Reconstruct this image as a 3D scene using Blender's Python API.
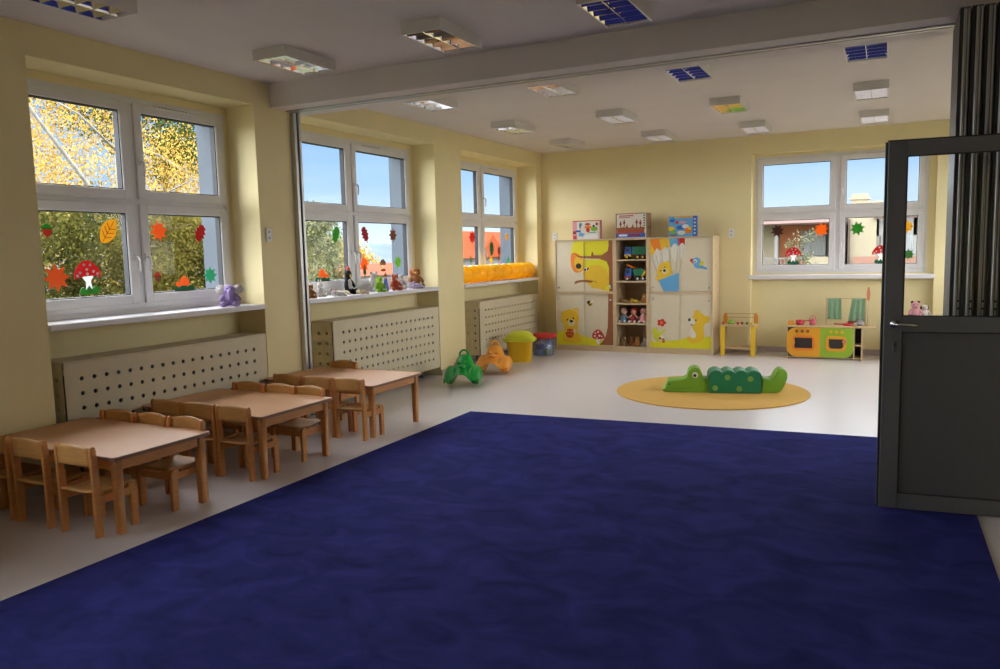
import bpy, bmesh, math, random
from mathutils import Vector, Matrix
S = bpy.context.scene
for o in list(bpy.data.objects): bpy.data.objects.remove(o)
COL = S.collection
R = math.radians
random.seed(7)

# ------------------------------------------------------------ camera, sky, added fill suns, exposure
cam = bpy.data.cameras.new('camera'); co = bpy.data.objects.new('camera', cam); COL.objects.link(co)
cam.sensor_width = 36.0; cam.lens = 778.27 / 1000 * 36.0; cam.clip_end = 400
YAW, PIT, ROL = -.4637, -.1061, -.0238
F = Vector((math.sin(YAW) * math.cos(PIT), math.cos(YAW) * math.cos(PIT), math.sin(PIT)))
RR = Vector((math.cos(YAW), -math.sin(YAW), 0)); UU = RR.cross(F)
r_ = RR * math.cos(ROL) + UU * math.sin(ROL); u_ = -RR * math.sin(ROL) + UU * math.cos(ROL)
M = Matrix((r_, u_, -F)).transposed().to_4x4(); M.translation = Vector((5.1623, -11.9668, 1.58))
co.matrix_world = M; S.camera = co
S.view_settings.view_transform = 'Standard'; S.view_settings.look = 'None'
S.view_settings.gamma = 1; S.view_settings.exposure = 0.38
S.view_settings.use_curve_mapping = False

w = bpy.data.worlds.new('sky'); S.world = w; w.use_nodes = True
nt = w.node_tree; nt.nodes.clear()
def N(t, tp, **k):
    n = t.nodes.new(tp)
    for a, b in k.items(): setattr(n, a, b)
    return n
tc = N(nt, 'ShaderNodeTexCoord'); sp = N(nt, 'ShaderNodeSeparateXYZ'); nt.links.new(tc.outputs['Generated'], sp.inputs[0])
cr = N(nt, 'ShaderNodeValToRGB'); nt.links.new(sp.outputs['Z'], cr.inputs[0])
e = cr.color_ramp.elements; e[0].position = 0.0; e[0].color = (.85, .90, .93, 1); e[1].position = 1; e[1].color = (.18, .36, .72, 1)
q = e.new(.05); q.color = (.58, .73, .90, 1); q = e.new(.095); q.color = (.36, .57, .87, 1); q = e.new(.16); q.color = (.27, .48, .82, 1)
mp = N(nt, 'ShaderNodeMapping'); mp.inputs['Scale'].default_value = (2, 2, 14); nt.links.new(tc.outputs['Generated'], mp.inputs[0])
nz = N(nt, 'ShaderNodeTexNoise'); nz.inputs['Scale'].default_value = 1.6; nz.inputs['Detail'].default_value = 5; nt.links.new(mp.outputs[0], nz.inputs[0])
c2 = N(nt, 'ShaderNodeValToRGB'); c2.color_ramp.elements[0].position = .5; c2.color_ramp.elements[1].position = .8
c2.color_ramp.elements[1].color = (.3, .3, .3, 1); nt.links.new(nz.outputs[0], c2.inputs[0])
mx = N(nt, 'ShaderNodeMix', data_type='RGBA'); nt.links.new(c2.outputs[0], mx.inputs[0]); nt.links.new(cr.outputs[0], mx.inputs[6]); mx.inputs[7].default_value = (.75, .85, .95, 1)
bg = N(nt, 'ShaderNodeBackground'); bg.inputs[1].default_value = 1.0; nt.links.new(mx.outputs[2], bg.inputs[0])
wo = N(nt, 'ShaderNodeOutputWorld'); nt.links.new(bg.outputs[0], wo.inputs[0])

def sun(name, direction, strength, angle, color):
    l = bpy.data.lights.new(name, 'SUN'); l.energy = strength; l.angle = R(angle); l.color = color
    o = bpy.data.objects.new(name, l); COL.objects.link(o)
    o.rotation_euler = Vector(direction).to_track_quat('-Z', 'Y').to_euler()
sun('window_fill_sun', (.92, .12, -.36), 19.0, 115, (.97, .98, 1.0))       # broad sun lamp added to brighten the room from the window side
sun('back_fill_sun', (.05, -.93, -.36), 10.0, 115, (.97, .98, 1.0))        # added sun lamp, extra fill through the back window on top of the sky

sun('right_fill_sun', (-.84, .42, -.34), 14.0, 100, (1.0, .98, .97))     # broad sun lamp added on the right, fill through the added right-hand windows

# ------------------------------------------------------------ materials
MATS = {}
def mat(name, col, rough=.5, var=0, scale=8, bump=0, bscale=60, dist=0, metal=0, spec=.5, stretch=None, detail=3, col2=None, coat=0, trans=0):
    if name in MATS: return MATS[name]
    m = bpy.data.materials.new(name); m.use_nodes = True; t = m.node_tree; b = t.nodes['Principled BSDF']
    c = (*col, 1); b.inputs['Roughness'].default_value = rough; b.inputs['Metallic'].default_value = metal
    b.inputs['Specular IOR Level'].default_value = spec; b.inputs['Coat Weight'].default_value = coat
    b.inputs['Base Color'].default_value = c
    tcn = N(t, 'ShaderNodeTexCoord'); mpn = N(t, 'ShaderNodeMapping'); t.links.new(tcn.outputs['Object'], mpn.inputs[0])
    if stretch: mpn.inputs['Scale'].default_value = stretch
    n = N(t, 'ShaderNodeTexNoise'); n.inputs['Scale'].default_value = scale; n.inputs['Detail'].default_value = detail; n.inputs['Distortion'].default_value = dist; t.links.new(mpn.outputs[0], n.inputs[0])
    rmp = N(t, 'ShaderNodeValToRGB'); rmp.color_ramp.elements[0].position = .3; rmp.color_ramp.elements[1].position = .7
    v = var if var else .02
    ca = tuple(max(0, x * (1 - v)) for x in col); cb = col2 if col2 else tuple(min(1, x * (1 + v)) for x in col)
    rmp.color_ramp.elements[0].color = (*ca, 1); rmp.color_ramp.elements[1].color = (*cb, 1)
    t.links.new(n.outputs[0], rmp.inputs[0]); t.links.new(rmp.outputs[0], b.inputs['Base Color'])
    if bump:
        nb = N(t, 'ShaderNodeTexNoise'); nb.inputs['Scale'].default_value = bscale; nb.inputs['Detail'].default_value = 3; t.links.new(mpn.outputs[0], nb.inputs[0])
        bp_ = N(t, 'ShaderNodeBump'); bp_.inputs['Strength'].default_value = bump; bp_.inputs['Distance'].default_value = .01
        t.links.new(nb.outputs[0], bp_.inputs['Height']); t.links.new(bp_.outputs[0], b.inputs['Normal'])
    MATS[name] = m; return m
def glass(name, col=(1, 1, 1), gloss=.06, rough=0.0, alpha=0.0, body=(1, 1, 1)):
    m = bpy.data.materials.new(name); m.use_nodes = True; t = m.node_tree; t.nodes.clear()
    tr = N(t, 'ShaderNodeBsdfTransparent'); tr.inputs[0].default_value = (*col, 1)
    gl = N(t, 'ShaderNodeBsdfGlossy'); gl.inputs['Roughness'].default_value = rough
    ms = N(t, 'ShaderNodeMixShader'); ms.inputs[0].default_value = gloss
    t.links.new(tr.outputs[0], ms.inputs[1]); t.links.new(gl.outputs[0], ms.inputs[2])
    last = ms
    if alpha:
        df = N(t, 'ShaderNodeBsdfPrincipled'); df.inputs['Base Color'].default_value = (*body, 1); df.inputs['Roughness'].default_value = .15
        m2 = N(t, 'ShaderNodeMixShader'); m2.inputs[0].default_value = alpha
        t.links.new(ms.outputs[0], m2.inputs[1]); t.links.new(df.outputs[0], m2.inputs[2]); last = m2
    o = N(t, 'ShaderNodeOutputMaterial'); t.links.new(last.outputs[0], o.inputs[0]); MATS[name] = m; return m

WALL = mat('yellow wall paint', (.84, .72, .40), .75, .02, 3, .05, 120)
CEIL = mat('white ceiling paint', (.72, .66, .64), .8, .02, 3, .04, 90)
PVC = mat('white window plastic', (.72, .70, .70), .35)
SILL = mat('white sill laminate', (.78, .76, .80), .3)
RUB = mat('black gasket rubber', (.015, .015, .018), .6)
FLOORM = mat('beige vinyl floor', (.71, .65, .64), .32, .05, 90, .02, 200, detail=5)
BASEM = mat('grey pink skirting vinyl', (.42, .34, .32), .5)
CARPM = mat('blue carpet', (.015, .018, .115), .95, .0, 3.2, .6, 220, detail=10, dist=1.2, col2=(.033, .037, .215), stretch=(1.0, 1.4, 1), spec=.1)
BEECH = mat('beech wood', (.66, .29, .09), .45, .12, 5, .03, 80, stretch=(3, 3, 24), detail=5)
BEECHP = mat('beech laminate top', (.64, .34, .17), .5, .04, 6, spec=.35, stretch=(2, 14, 2), detail=5)
EDGE = mat('brown table edging', (.30, .16, .10), .5)
BACKP = mat('beech plywood', (.64, .34, .11), .45, .1, 4, stretch=(3, 16, 20), detail=4)
MDF = mat('cream painted board', (.66, .58, .40), .55, .02, 6)
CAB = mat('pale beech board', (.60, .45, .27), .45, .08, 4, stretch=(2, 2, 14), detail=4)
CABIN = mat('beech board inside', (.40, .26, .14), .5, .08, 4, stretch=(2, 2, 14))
DOORM = mat('cream cabinet front', (.70, .62, .45), .4)
ALU = mat('brushed aluminium', (.55, .55, .56), .35, metal=.9)
STEEL = mat('satin steel', (.62, .62, .62), .25, metal=1)
GREY = mat('dark grey lacquer', (.115, .118, .128), .42, .03, 40, .02, 300)
GREYP = mat('dark grey panel', (.085, .087, .096), .5, .03, 40, .02, 300)
PARTM = mat('grey partition metal', (.45, .45, .45), .35, metal=.5)
LAMPW = mat('white lamp housing', (.72, .68, .64), .45)
MIRR = mat('mirror louvre', (.85, .85, .85), .06, metal=1)
GLASS = glass('window glass', (.97, .985, .99), .006)
GLASSD = glass('door glass', (.96, .97, .97), .015)
def cm(name, *c, rough=.5, **k): return mat(name, c, rough, **k)
RED = cm('red', .55, .02, .015); GREEN = cm('leaf green', .05, .30, .03); DGREEN = cm('dark green', .01, .16, .07); ORANGE = cm('orange', .80, .22, .01)
YEL = cm('yellow', .85, .55, .01); LIME = cm('lime yellow', .74, .68, .01); BLACK = cm('black', .012, .012, .012); WHITE = cm('white', .8, .8, .78)
BROWN = cm('brown', .22, .07, .02); TBROWN = cm('tree brown', .30, .10, .035); SKYB = cm('sky blue', .12, .38, .66); BLUE = cm('blue', .03, .12, .5)
TEAL = cm('teal green', .05, .42, .24); CREAM = cm('cream', .75, .62, .35); BEARY = cm('bear yellow', .78, .50, .02); PINK = cm('pink', .75, .32, .36)
LEAFY = cm('leaf yellow', .75, .46, .02); MAPLE = cm('maple orange', .72, .20, .02); RUST = cm('rust red', .45, .06, .02); DRED = cm('dark red', .28, .02, .015)
LGREEN = cm('light green', .20, .45, .03); GRASS = cm('yellow green', .55, .58, .02)

# ------------------------------------------------------------ mesh helper
class MB:
    def __init__(s): s.b = bmesh.new(); s.mats = []; s.sm = False
    def mi(s, m):
        if m not in s.mats: s.mats.append(m)
        return s.mats.index(m)
    def _fin(s, faces, m, smooth=False):
        if m is not None:
            i = s.mi(m)
            for f in faces: f.material_index = i
        for f in faces: f.smooth = smooth
    def box(s, a, b_, m=None, bev=0, seg=1):
        a = Vector(a); b_ = Vector(b_); c = (a + b_) / 2; d = b_ - a
        g = bmesh.ops.create_cube(s.b, size=1, matrix=Matrix.Translation(c) @ Matrix.Diagonal((abs(d.x), abs(d.y), abs(d.z), 1)))
        fs = set(f for v in g['verts'] for f in v.link_faces)
        if bev:
            es = list(set(e_ for v in g['verts'] for e_ in v.link_edges))
            r2 = bmesh.ops.bevel(s.b, geom=es, offset=bev, segments=seg, affect='EDGES', clamp_overlap=True)
            fs = set(f for f in fs if f.is_valid) | set(r2['faces'])
        s._fin(fs, m); return s
    def ngon(s, pts, m=None):
        f = s.b.faces.new([s.b.verts.new(p) for p in pts]); s._fin([f], m); return f
    def prism(s, pts, depth, m=None, bev=0, smooth=False):
        """pts: planar 3d outline; depth: extrusion vector"""
        f = s.b.faces.new([s.b.verts.new(p) for p in pts])
        g = bmesh.ops.extrude_face_region(s.b, geom=[f])
        vs = [v for v in g['geom'] if isinstance(v, bmesh.types.BMVert)]
        bmesh.ops.translate(s.b, verts=vs, vec=Vector(depth))
        allv = set(vs) | set(f.verts); fs = set(x for v in allv for x in v.link_faces)
        bmesh.ops.recalc_face_normals(s.b, faces=list(fs))
        if bev:
            caps = [x for x in fs if len(x.verts) == len(pts)]
            es = list(set(e_ for c in caps[:2] for e_ in c.edges)) if len(pts) > 4 else list(set(e_ for x in fs for e_ in x.edges))
            r2 = bmesh.ops.bevel(s.b, geom=es, offset=bev, segments=2, affect='EDGES', clamp_overlap=True)
            fs = set(x for x in fs if x.is_valid) | set(r2['faces'])
        s._fin(fs, m, smooth); return s
    def ball(s, c, r, m=None, seg=20, rot=None, rings=12):
        r = Vector(r) if hasattr(r, '__len__') else Vector((r, r, r))
        mt = Matrix.Translation(c) @ (rot.to_matrix().to_4x4() if rot else Matrix()) @ Matrix.Diagonal((*r, 1))
        g = bmesh.ops.create_uvsphere(s.b, u_segments=seg, v_segments=rings, radius=1, matrix=mt)
        s._fin(set(f for v in g['verts'] for f in v.link_faces), m, True); return s
    def lathe(s, prof, m=None, seg=24, c=(0, 0, 0), mt=None, ang=2 * math.pi, sx=1, sy=1):
        rings = []
        for (r, z) in prof:
            rings.append([s.b.verts.new(Vector((c[0] + r * sx * math.cos(2 * math.pi * k / seg), c[1] + r * sy * math.sin(2 * math.pi * k / seg), c[2] + z))) for k in range(seg)])
        fs = []
        for a, b_ in zip(rings, rings[1:]):
            for k in range(seg): fs.append(s.b.faces.new((a[k], a[(k + 1) % seg], b_[(k + 1) % seg], b_[k])))
        if prof[0][0] > 1e-5: fs.append(s.b.faces.new(rings[0][::-1]))
        if prof[-1][0] > 1e-5: fs.append(s.b.faces.new(rings[-1]))
        if mt is not None: bmesh.ops.transform(s.b, matrix=mt, verts=[v for rg in rings for v in rg])
        s._fin(fs, m, True)
        for f in fs:
            if len(f.verts) > 4: f.smooth = False
        return s
    def tube(s, pts, r, m=None, seg=10, closed=False):
        pts = [Vector(p) for p in pts]; n = len(pts); rr = r if hasattr(r, '__len__') else [r] * n
        rings = []; up = None
        for i, p in enumerate(pts):
            if closed: d = (pts[(i + 1) % n] - pts[i - 1])
            else: d = pts[min(i + 1, n - 1)] - pts[max(i - 1, 0)]
            d.normalize()
            if up is None: up = d.orthogonal().normalized()
            else:
                up = (up - d * up.dot(d)).normalized()
            w_ = d.cross(up)
            rings.append([s.b.verts.new(p + (up * math.cos(2 * math.pi * k / seg) + w_ * math.sin(2 * math.pi * k / seg)) * rr[i]) for k in range(seg)])
        fs = []
        pr = list(zip(rings, rings[1:])) + ([(rings[-1], rings[0])] if closed else [])
        for a, b_ in pr:
            for k in range(seg): fs.append(s.b.faces.new((a[k], a[(k + 1) % seg], b_[(k + 1) % seg], b_[k])))
        if not closed: fs += [s.b.faces.new(rings[0][::-1]), s.b.faces.new(rings[-1])]
        s._fin(fs, m, True); return s
    def grid(s, P, m=None, smooth=True, close_v=False):
        V = [[s.b.verts.new(p) for p in row] for row in P]; fs = []
        for i in range(len(V) - 1):
            n = len(V[i])
            for j in range(n if close_v else n - 1):
                fs.append(s.b.faces.new((V[i][j], V[i + 1][j], V[i + 1][(j + 1) % n], V[i][(j + 1) % n])))
        s._fin(fs, m, smooth); return V
    def xf(s, mt): bmesh.ops.transform(s.b, matrix=mt, verts=s.b.verts); return s
    def build(s, name, m=None, parent=None, loc=None, weld=False):
        if weld: bmesh.ops.remove_doubles(s.b, verts=s.b.verts, dist=1e-5)
        me = bpy.data.meshes.new(name); s.b.normal_update(); s.b.to_mesh(me); s.b.free()
        ml = s.mats if s.mats else [m]
        for x in ml: me.materials.append(x if x else m)
        o = bpy.data.objects.new(name, me); COL.objects.link(o)
        if parent: o.parent = parent
        if loc: o.location = loc
        return o
def tag(o, label=None, cat=None, group=None, kind=None):
    for k, v in (('label', label), ('category', cat), ('group', group), ('kind', kind)):
        if v: o[k] = v
    return o
def thing(name, label, cat, loc=(0, 0, 0), rz=0, group=None, kind=None):
    o = bpy.data.objects.new(name, None); COL.objects.link(o); o.location = loc; o.rotation_euler = (0, 0, rz)
    o.empty_display_size = .1
    return tag(o, label, cat, group, kind)
def struct(o): o['kind'] = 'structure'; return o
def children(o): return [c for c in bpy.data.objects if c.parent == o]
def copy_tree(o, parent=None, label=None, loc=None, rz=None):
    kids = children(o); c = o.copy(); COL.objects.link(c)
    if parent: c.parent = parent
    if label: c['label'] = label
    if loc is not None: c.location = loc
    if rz is not None: c.rotation_euler[2] = rz
    for k in kids: copy_tree(k, c)
    return c
def ell(cx, cy, rx, ry, n=24, a=0):
    ca, sa = math.cos(a), math.sin(a)
    return [(cx + rx * math.cos(t) * ca - ry * math.sin(t) * sa, cy + rx * math.cos(t) * sa + ry * math.sin(t) * ca) for t in [2 * math.pi * k / n for k in range(n)]]
def smooth(pts, n=5):
    out = []; L = len(pts)
    for i in range(L):
        p0, p1, p2, p3 = [Vector(pts[(i + j) % L]) for j in (-1, 0, 1, 2)]
        for k in range(n):
            t = k / n
            out.append(tuple(.5 * ((2 * p1) + (p2 - p0) * t + (2 * p0 - 5 * p1 + 4 * p2 - p3) * t * t + (3 * p1 - p0 - 3 * p2 + p3) * t ** 3)))
    return out

# ------------------------------------------------------------ room shell
H = 3.163; HB = 2.95; ZS = 1.15; ZT = 2.95
added_near_rec = [(-12.9, -9.9)]      # unseen window, added beside the camera to light the near room
recs = [(-8.585, -6.50), (-5.90, -3.38), (-2.70, -.20)]
mb = MB(); y0 = -13.4
for a, b_ in added_near_rec + recs:
    mb.box((-.42, y0, 0), (0, a, H))
    mb.box((-.42, a, 0), (-.32, b_, ZS - .05))
    mb.box((-.42, a, ZT), (0, b_, H))
    y0 = b_
mb.box((-.42, y0, 0), (0, .42, H))
struct(mb.build('wall_left', WALL))
EXT = mat('sky shade render', (.09, .11, .135), .7, .05, 20)  # sky-shade blue and dimming against the strong sun are in this colour
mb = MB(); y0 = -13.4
for a, b_ in added_near_rec + recs:
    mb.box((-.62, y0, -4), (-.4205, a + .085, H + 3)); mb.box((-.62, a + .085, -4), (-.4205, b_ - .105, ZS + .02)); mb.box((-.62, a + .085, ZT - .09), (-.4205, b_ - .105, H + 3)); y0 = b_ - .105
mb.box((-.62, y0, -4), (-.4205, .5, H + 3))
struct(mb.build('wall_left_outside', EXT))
# back wall with shallow niche and window opening
wx0, wx1 = 3.34, 5.71
mb = MB()
mb.box((0, 0, 0), (wx0, .42, H)); mb.box((wx1, 0, 0), (7.2, .42, H)); mb.box((wx0, 0, 2.90), (wx1, .42, H)); mb.box((wx0, .15, 0), (wx1, .42, 1.09))
struct(mb.build('wall_back', WALL))
mb = MB(); y0 = -13.4
added_right_rec = [(-5.5, -3.2), (-2.7, -.4)]  # unseen windows added to light the piers and cabinets from the right
for a, b_ in added_right_rec:
    mb.box((7.2, y0, 0), (7.4, a, H)); mb.box((7.2, a, 0), (7.4, b_, ZS)); mb.box((7.2, a, ZT), (7.4, b_, H)); y0 = b_
mb.box((7.2, y0, 0), (7.4, .42, H)); struct(mb.build('wall_right', WALL))
mb = MB(); mb.box((-.6, -13.6, 0), (7.4, -13.4, H)); struct(mb.build('wall_near', WALL))
mb = MB(); mb.box((-.6, -13.6, -.3), (7.4, .42, 0)); struct(mb.build('floor', FLOORM))
mb = MB(); mb.box((-.6, -13.6, H), (7.4, .42, H + .3)); struct(mb.build('ceiling', CEIL))
mb = MB(); mb.box((0, -6.29, HB), (7.2, -5.80, H)); struct(mb.build('trim_beam', CEIL))
mb = MB(); mb.box((.02, -6.10, HB - .012), (5.5, -6.065, HB), ALU); mb.box((.02, -6.035, HB - .012), (5.5, -6.0, HB), ALU); mb.box((.02, -6.065, HB - .004), (5.5, -6.035, HB), BLACK)
struct(mb.build('trim_track'))
mb = MB(); mb.box((0, -6.03, 0), (.05, -5.99, HB), ALU, .004); mb.box((0, -5.99, 0), (.04, -5.965, HB), RUB); mb.box((0, -5.965, 0), (.05, -5.93, HB), ALU, .004)
struct(mb.build('trim_guide_post'))
mb = MB()
def skirt(a, b_): mb.box(a, b_, BASEM, .004)
skirt((0, -.018, 0), (wx0, 0, .08)); skirt((wx0, .132, 0), (wx1, .15, .08)); skirt((wx1, -.018, 0), (7.2, 0, .08))
struct(mb.build('baseboard_back'))
mb = MB(); y0 = -13.4
for a, b_ in added_near_rec + recs:
    skirt((0, y0, 0), (.016, a, .075)); skirt((-.32, a, 0), (-.304, b_, .075)); y0 = b_
skirt((0, y0, 0), (.016, 0, .075))
struct(mb.build('baseboard_left'))

# ------------------------------------------------------------ windows
def window(n, u0, u1, z0, z1, mp, muc=None, vent_u=None, handles='in'):
    """mp(u, w, z): u along the wall, w out into the room, z up"""
    def P(a, b_): return (mp(*a), mp(*b_))
    W_ = thing('window_%d' % n, None, None, kind='structure')
    fr = MB(); fw = .055
    def bx(M_, a, b_, m, bev=.004):
        p, q_ = P(a, b_); M_.box([min(i) for i in zip(p, q_)], [max(i) for i in zip(p, q_)], m, bev)
    um = (u0 + u1) / 2 if muc is None else muc; zm = z0 + (z1 - z0) * .51
    bx(fr, (u0, 0, z0), (u0 + fw, .07, z1), PVC); bx(fr, (u1 - fw, 0, z0), (u1, .07, z1), PVC)
    bx(fr, (u0 + fw - .006, 0.001, z0 + .0005), (u1 - fw + .006, .0692, z0 + fw), PVC); bx(fr, (u0 + fw - .006, 0.001, z1 - fw), (u1 - fw + .006, .0692, z1 - .0005), PVC)
    bx(fr, (um - .04, 0, z0 + fw), (um + .04, .068, z1 - fw), PVC); bx(fr, (u0 + fw, 0, zm - .03), (u1 - fw, .0665, zm + .03), PVC)
    fr.build('window_frame', PVC, W_)
    st = .075; k = 0
    for (a, b_) in ((u0 + fw - .012, um - .028), (um + .028, u1 - fw + .012)):
        for (c, d) in ((z0 + fw - .012, zm - .018), (zm + .018, z1 - fw + .012)):
            s_ = MB()
            bx(s_, (a, .02, c), (a + st, .088, d), PVC, .006); bx(s_, (b_ - st, .02, c), (b_, .088, d), PVC, .006)
            bx(s_, (a + st - .005, .02, c), (b_ - st + .005, .087, c + st), PVC, .006); bx(s_, (a + st - .005, .02, d - st), (b_ - st + .005, .087, d), PVC, .006)
            g = .007
            for (ga, gb) in (((a + st, c + st), (a + st + g, d - st)), ((b_ - st - g, c + st), (b_ - st, d - st)), ((a + st, c + st), (b_ - st, c + st + g)), ((a + st, d - st - g), (b_ - st, d - st))):
                bx(s_, (ga[0], .019, ga[1]), (gb[0], .072, gb[1]), RUB, 0)
            so = s_.build('window_sash', PVC, W_)
            p_ = MB(); bx(p_, (a + st, .050, c + st), (b_ - st, .054, d - st), GLASS, 0); p_.build('window_pane', GLASS, so)
    for (hu, hz_, dn) in ((um - .05, z0 + .42, 1), (um + .05, z0 + .42, 1), (um + .05, zm + .32, 1)):
        h_ = MB(); bx(h_, (hu - .012, .088, hz_ - .03), (hu + .012, .10, hz_ + .03), PVC, .003)
        h_.tube([mp(hu, .10, hz_), mp(hu, .135, hz_)], .008, PVC)
        h_.tube([mp(hu, .135, hz_), mp(hu + .006, .14, hz_ - .03), mp(hu + .006, .138, hz_ - .07), mp(hu + .004, .132, hz_ - .115)], [.010, .009, .009, .007], PVC)
        h_.build('window_handle', PVC, W_)
    if vent_u:
        v = MB(); bx(v, (vent_u - .17, .085, z1 - .062), (vent_u + .17, .095, z1 - .032), PVC, .003)
        for i in range(9): bx(v, (vent_u - .15 + i * .034, .095, z1 - .050), (vent_u - .15 + i * .034 + .022, .096, z1 - .043), EDGE, 0)
        v.build('trickle_vent', PVC, W_)
    for zz in (zm - .02, z0 + .1):
        hb = MB(); bx(hb, (u1 - .055, .08, zz - .03), (u1 - .035, .1, zz + .03), PVC, .004); hb.build('hinge_cover', PVC, W_)
    return W_
for n, (a, b_) in enumerate(recs, 1):
    muc = {1: -7.55, 2: -4.69, 3: -1.545}[n]
    ins = {1: .045, 2: .075, 3: .085}[n]; zb_, zt_ = 1.185, 2.885
    fl = MB(); fl.box((-.418, a, zt_), (-.337, b_, ZT)); fl.box((-.418, a, zb_), (-.337, a + .046, zt_)); fl.box((-.418, b_ - ins, zb_), (-.337, b_, zt_))
    struct(fl.build('wall_left_reveal', WALL))
    W_ = window(n, a + .045, b_ - ins, zb_, zt_, lambda u, w_, z: (-.40 + w_, u, z), muc, muc + .42)
    sb_ = MB(); sb_.box((-.42, a + .001, ZS - .04), (-.328, b_ - .001, zb_ + .003), PVC, .003); sb_.build('sill_profile', PVC, W_)
    s_ = MB(); s_.box((-.34, a + .002, ZS - .045), (.022, b_ - .002, ZS), SILL, .006); s_.build('window_sill', SILL, W_)
for k, (a, b_) in enumerate(added_right_rec): window(6 + k, a, b_, ZS, ZT, lambda u, w_, z: (7.34 - w_, u, z))  # added right-hand windows, never in view
W_ = window(5, -12.895, -9.905, ZS, ZT, lambda u, w_, z: (-.40 + w_, u, z), -11.4)  # added window for near-room light, never in view
s_ = MB(); s_.box((-.34, -12.898, ZS - .045), (.022, -9.902, ZS), SILL, .006); s_.build('window_sill', SILL, W_)
W_ = window(4, 3.358, 5.622, 1.165, 2.865, lambda u, w_, z: (u, .235 - w_, z), 4.495, 5.0)
s_ = MB(); s_.box((3.31, -.03, 1.085), (5.715, .20, 1.145), SILL, .008); s_.build('window_sill', SILL, W_)
f_ = MB(); f_.box((wx0, .160, 1.09), (3.360, .40, 2.90), WALL); f_.box((5.620, .160, 1.09), (wx1, .40, 2.90), WALL); f_.box((3.36, .160, 2.863), (5.62, .40, 2.9), WALL); f_.box((3.36, .160, 1.09), (5.62, .40, 1.167), WALL)
struct(f_.build('wall_back_reveal', WALL))

# ------------------------------------------------------------ radiator covers with real round holes
def hole_panel(mb_, us, zs, u0, u1, z0, z1, r, place, m, pitch_u, pitch_z):
    """front sheet: cells with a 12-sided hole, plain strips round them"""
    hu, hz_ = pitch_u / 2, pitch_z / 2; n = 12
    def quad(a, b_, c, d):
        if b_ - a > 1e-6 and d - c > 1e-6: mb_.ngon([place(a, c), place(b_, c), place(b_, d), place(a, d)], m)
    ua, ub = us[0] - hu, us[-1] + hu; za, zb = zs[0] - hz_, zs[-1] + hz_
    quad(u0, u1, z0, za); quad(u0, u1, zb, z1); quad(u0, ua, za, zb); quad(ub, u1, za, zb)
    for u in us:
        for z in zs:
            sq = []; ci = []
            for k in range(n):
                t = 2 * math.pi * k / n + math.pi / 4
                ct, st = math.cos(t), math.sin(t); s_ = 1 / max(abs(ct), abs(st))
                sq.append((u + ct * s_ * hu, z + st * s_ * hz_)); ci.append((u + ct * r, z + st * r))
            for k in range(n):
                j = (k + 1) % n
                mb_.ngon([place(*sq[k]), place(*sq[j]), place(*ci[j]), place(*ci[k])], m)
def radiator_cover(ya, yb, top, label, nstart):
    root = thing('radiator_cover', label, 'radiator cover', (0, 0, 0))
    bot = .115; pz = .107; zs = [top - .115 - pz * k for k in range(6)][::-1]
    us = []
    y = nstart
    while y < yb - .09: us.append(y); y += .1
    f_ = MB(); hole_panel(f_, us, zs, ya, yb, bot, top, .0165, lambda u, z: (.004, u, z), MDF, .1, pz)
    o = f_.build('front_panel', MDF, root, weld=True)
    md = o.modifiers.new('thickness', 'SOLIDIFY'); md.thickness = .007; md.offset = -1
    for yy, sg in ((ya, 1), (yb, -1)):
        s_ = MB(); hole_panel(s_, [-.180, -.077], zs, -.275, -.016, bot, top, .0165, (lambda u, z, yy=yy: (u, yy, z)), MDF, .1, pz)
        o = s_.build('side_panel', MDF, root, weld=True); md = o.modifiers.new('thickness', 'SOLIDIFY'); md.thickness = .007; md.offset = 1 if sg > 0 else -1
    t_ = MB(); t_.box((-.275, ya, top), (.006, yb, top + .016), MDF, .003); t_.build('top_panel', MDF, root)
    return root
radiator_cover(-8.50, -6.512, .862, 'cream perforated radiator cover behind the two nearest tables', -8.37)
radiator_cover(-5.53, -3.40, .885, 'cream perforated radiator cover under the windowsill of plush toys', -5.36)
radiator_cover(-2.27, -.22, .868, 'cream perforated radiator cover behind the yellow and red toy bins', -2.09)
for (ya, yb), lab in zip(((-8.4, -6.6), (-5.4, -3.5), (-2.15, -.35)), ('behind the two nearest tables', 'under the windowsill of plush toys', 'behind the yellow and red toy bins')):
    rd = thing('radiator', 'dark radiator inside the perforated cover ' + lab, 'radiator')
    rb = MB()
    for k in range(int((yb - ya) / .1)): rb.box((-.19, ya + k * .1 + .01, .2), (-.13, ya + k * .1 + .07, .76), None, .008)
    rb.box((-.17, ya, .21), (-.15, yb, .25)); rb.box((-.17, ya, .71), (-.15, yb, .75)); rb.build('radiator_body', GREYP, rd)
    for yq in (ya + .1, yb - .14): fb = MB(); fb.box((-.2, yq, 0), (-.12, yq + .04, .2), None, .003); fb.build('radiator_foot', GREYP, rd)

# ------------------------------------------------------------ carpet and round rug
mb = MB(); mb.prism([(1.475, -5.29, 0), (5.64, -5.03, 0), (5.70, -13.2, 0), (1.48, -13.2, 0)][::-1], (0, 0, .008), CARPM)
tag(mb.build('carpet', CARPM), 'large dark blue carpet covering the middle of the floor', 'carpet')
RUGM = mat('ochre rug', (.72, .42, .09), .9, .05, 50, .4, 300)
mb = MB(); mb.prism([(3.45 + 1.02 * math.cos(t), -3.41 + 1.02 * math.sin(t), 0) for t in [2 * math.pi * k / 72 for k in range(72)]], (0, 0, .012), RUGM, .004)
tag(mb.build('round_rug', RUGM), 'round ochre yellow rug under the green crocodile seat', 'rug')

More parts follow.
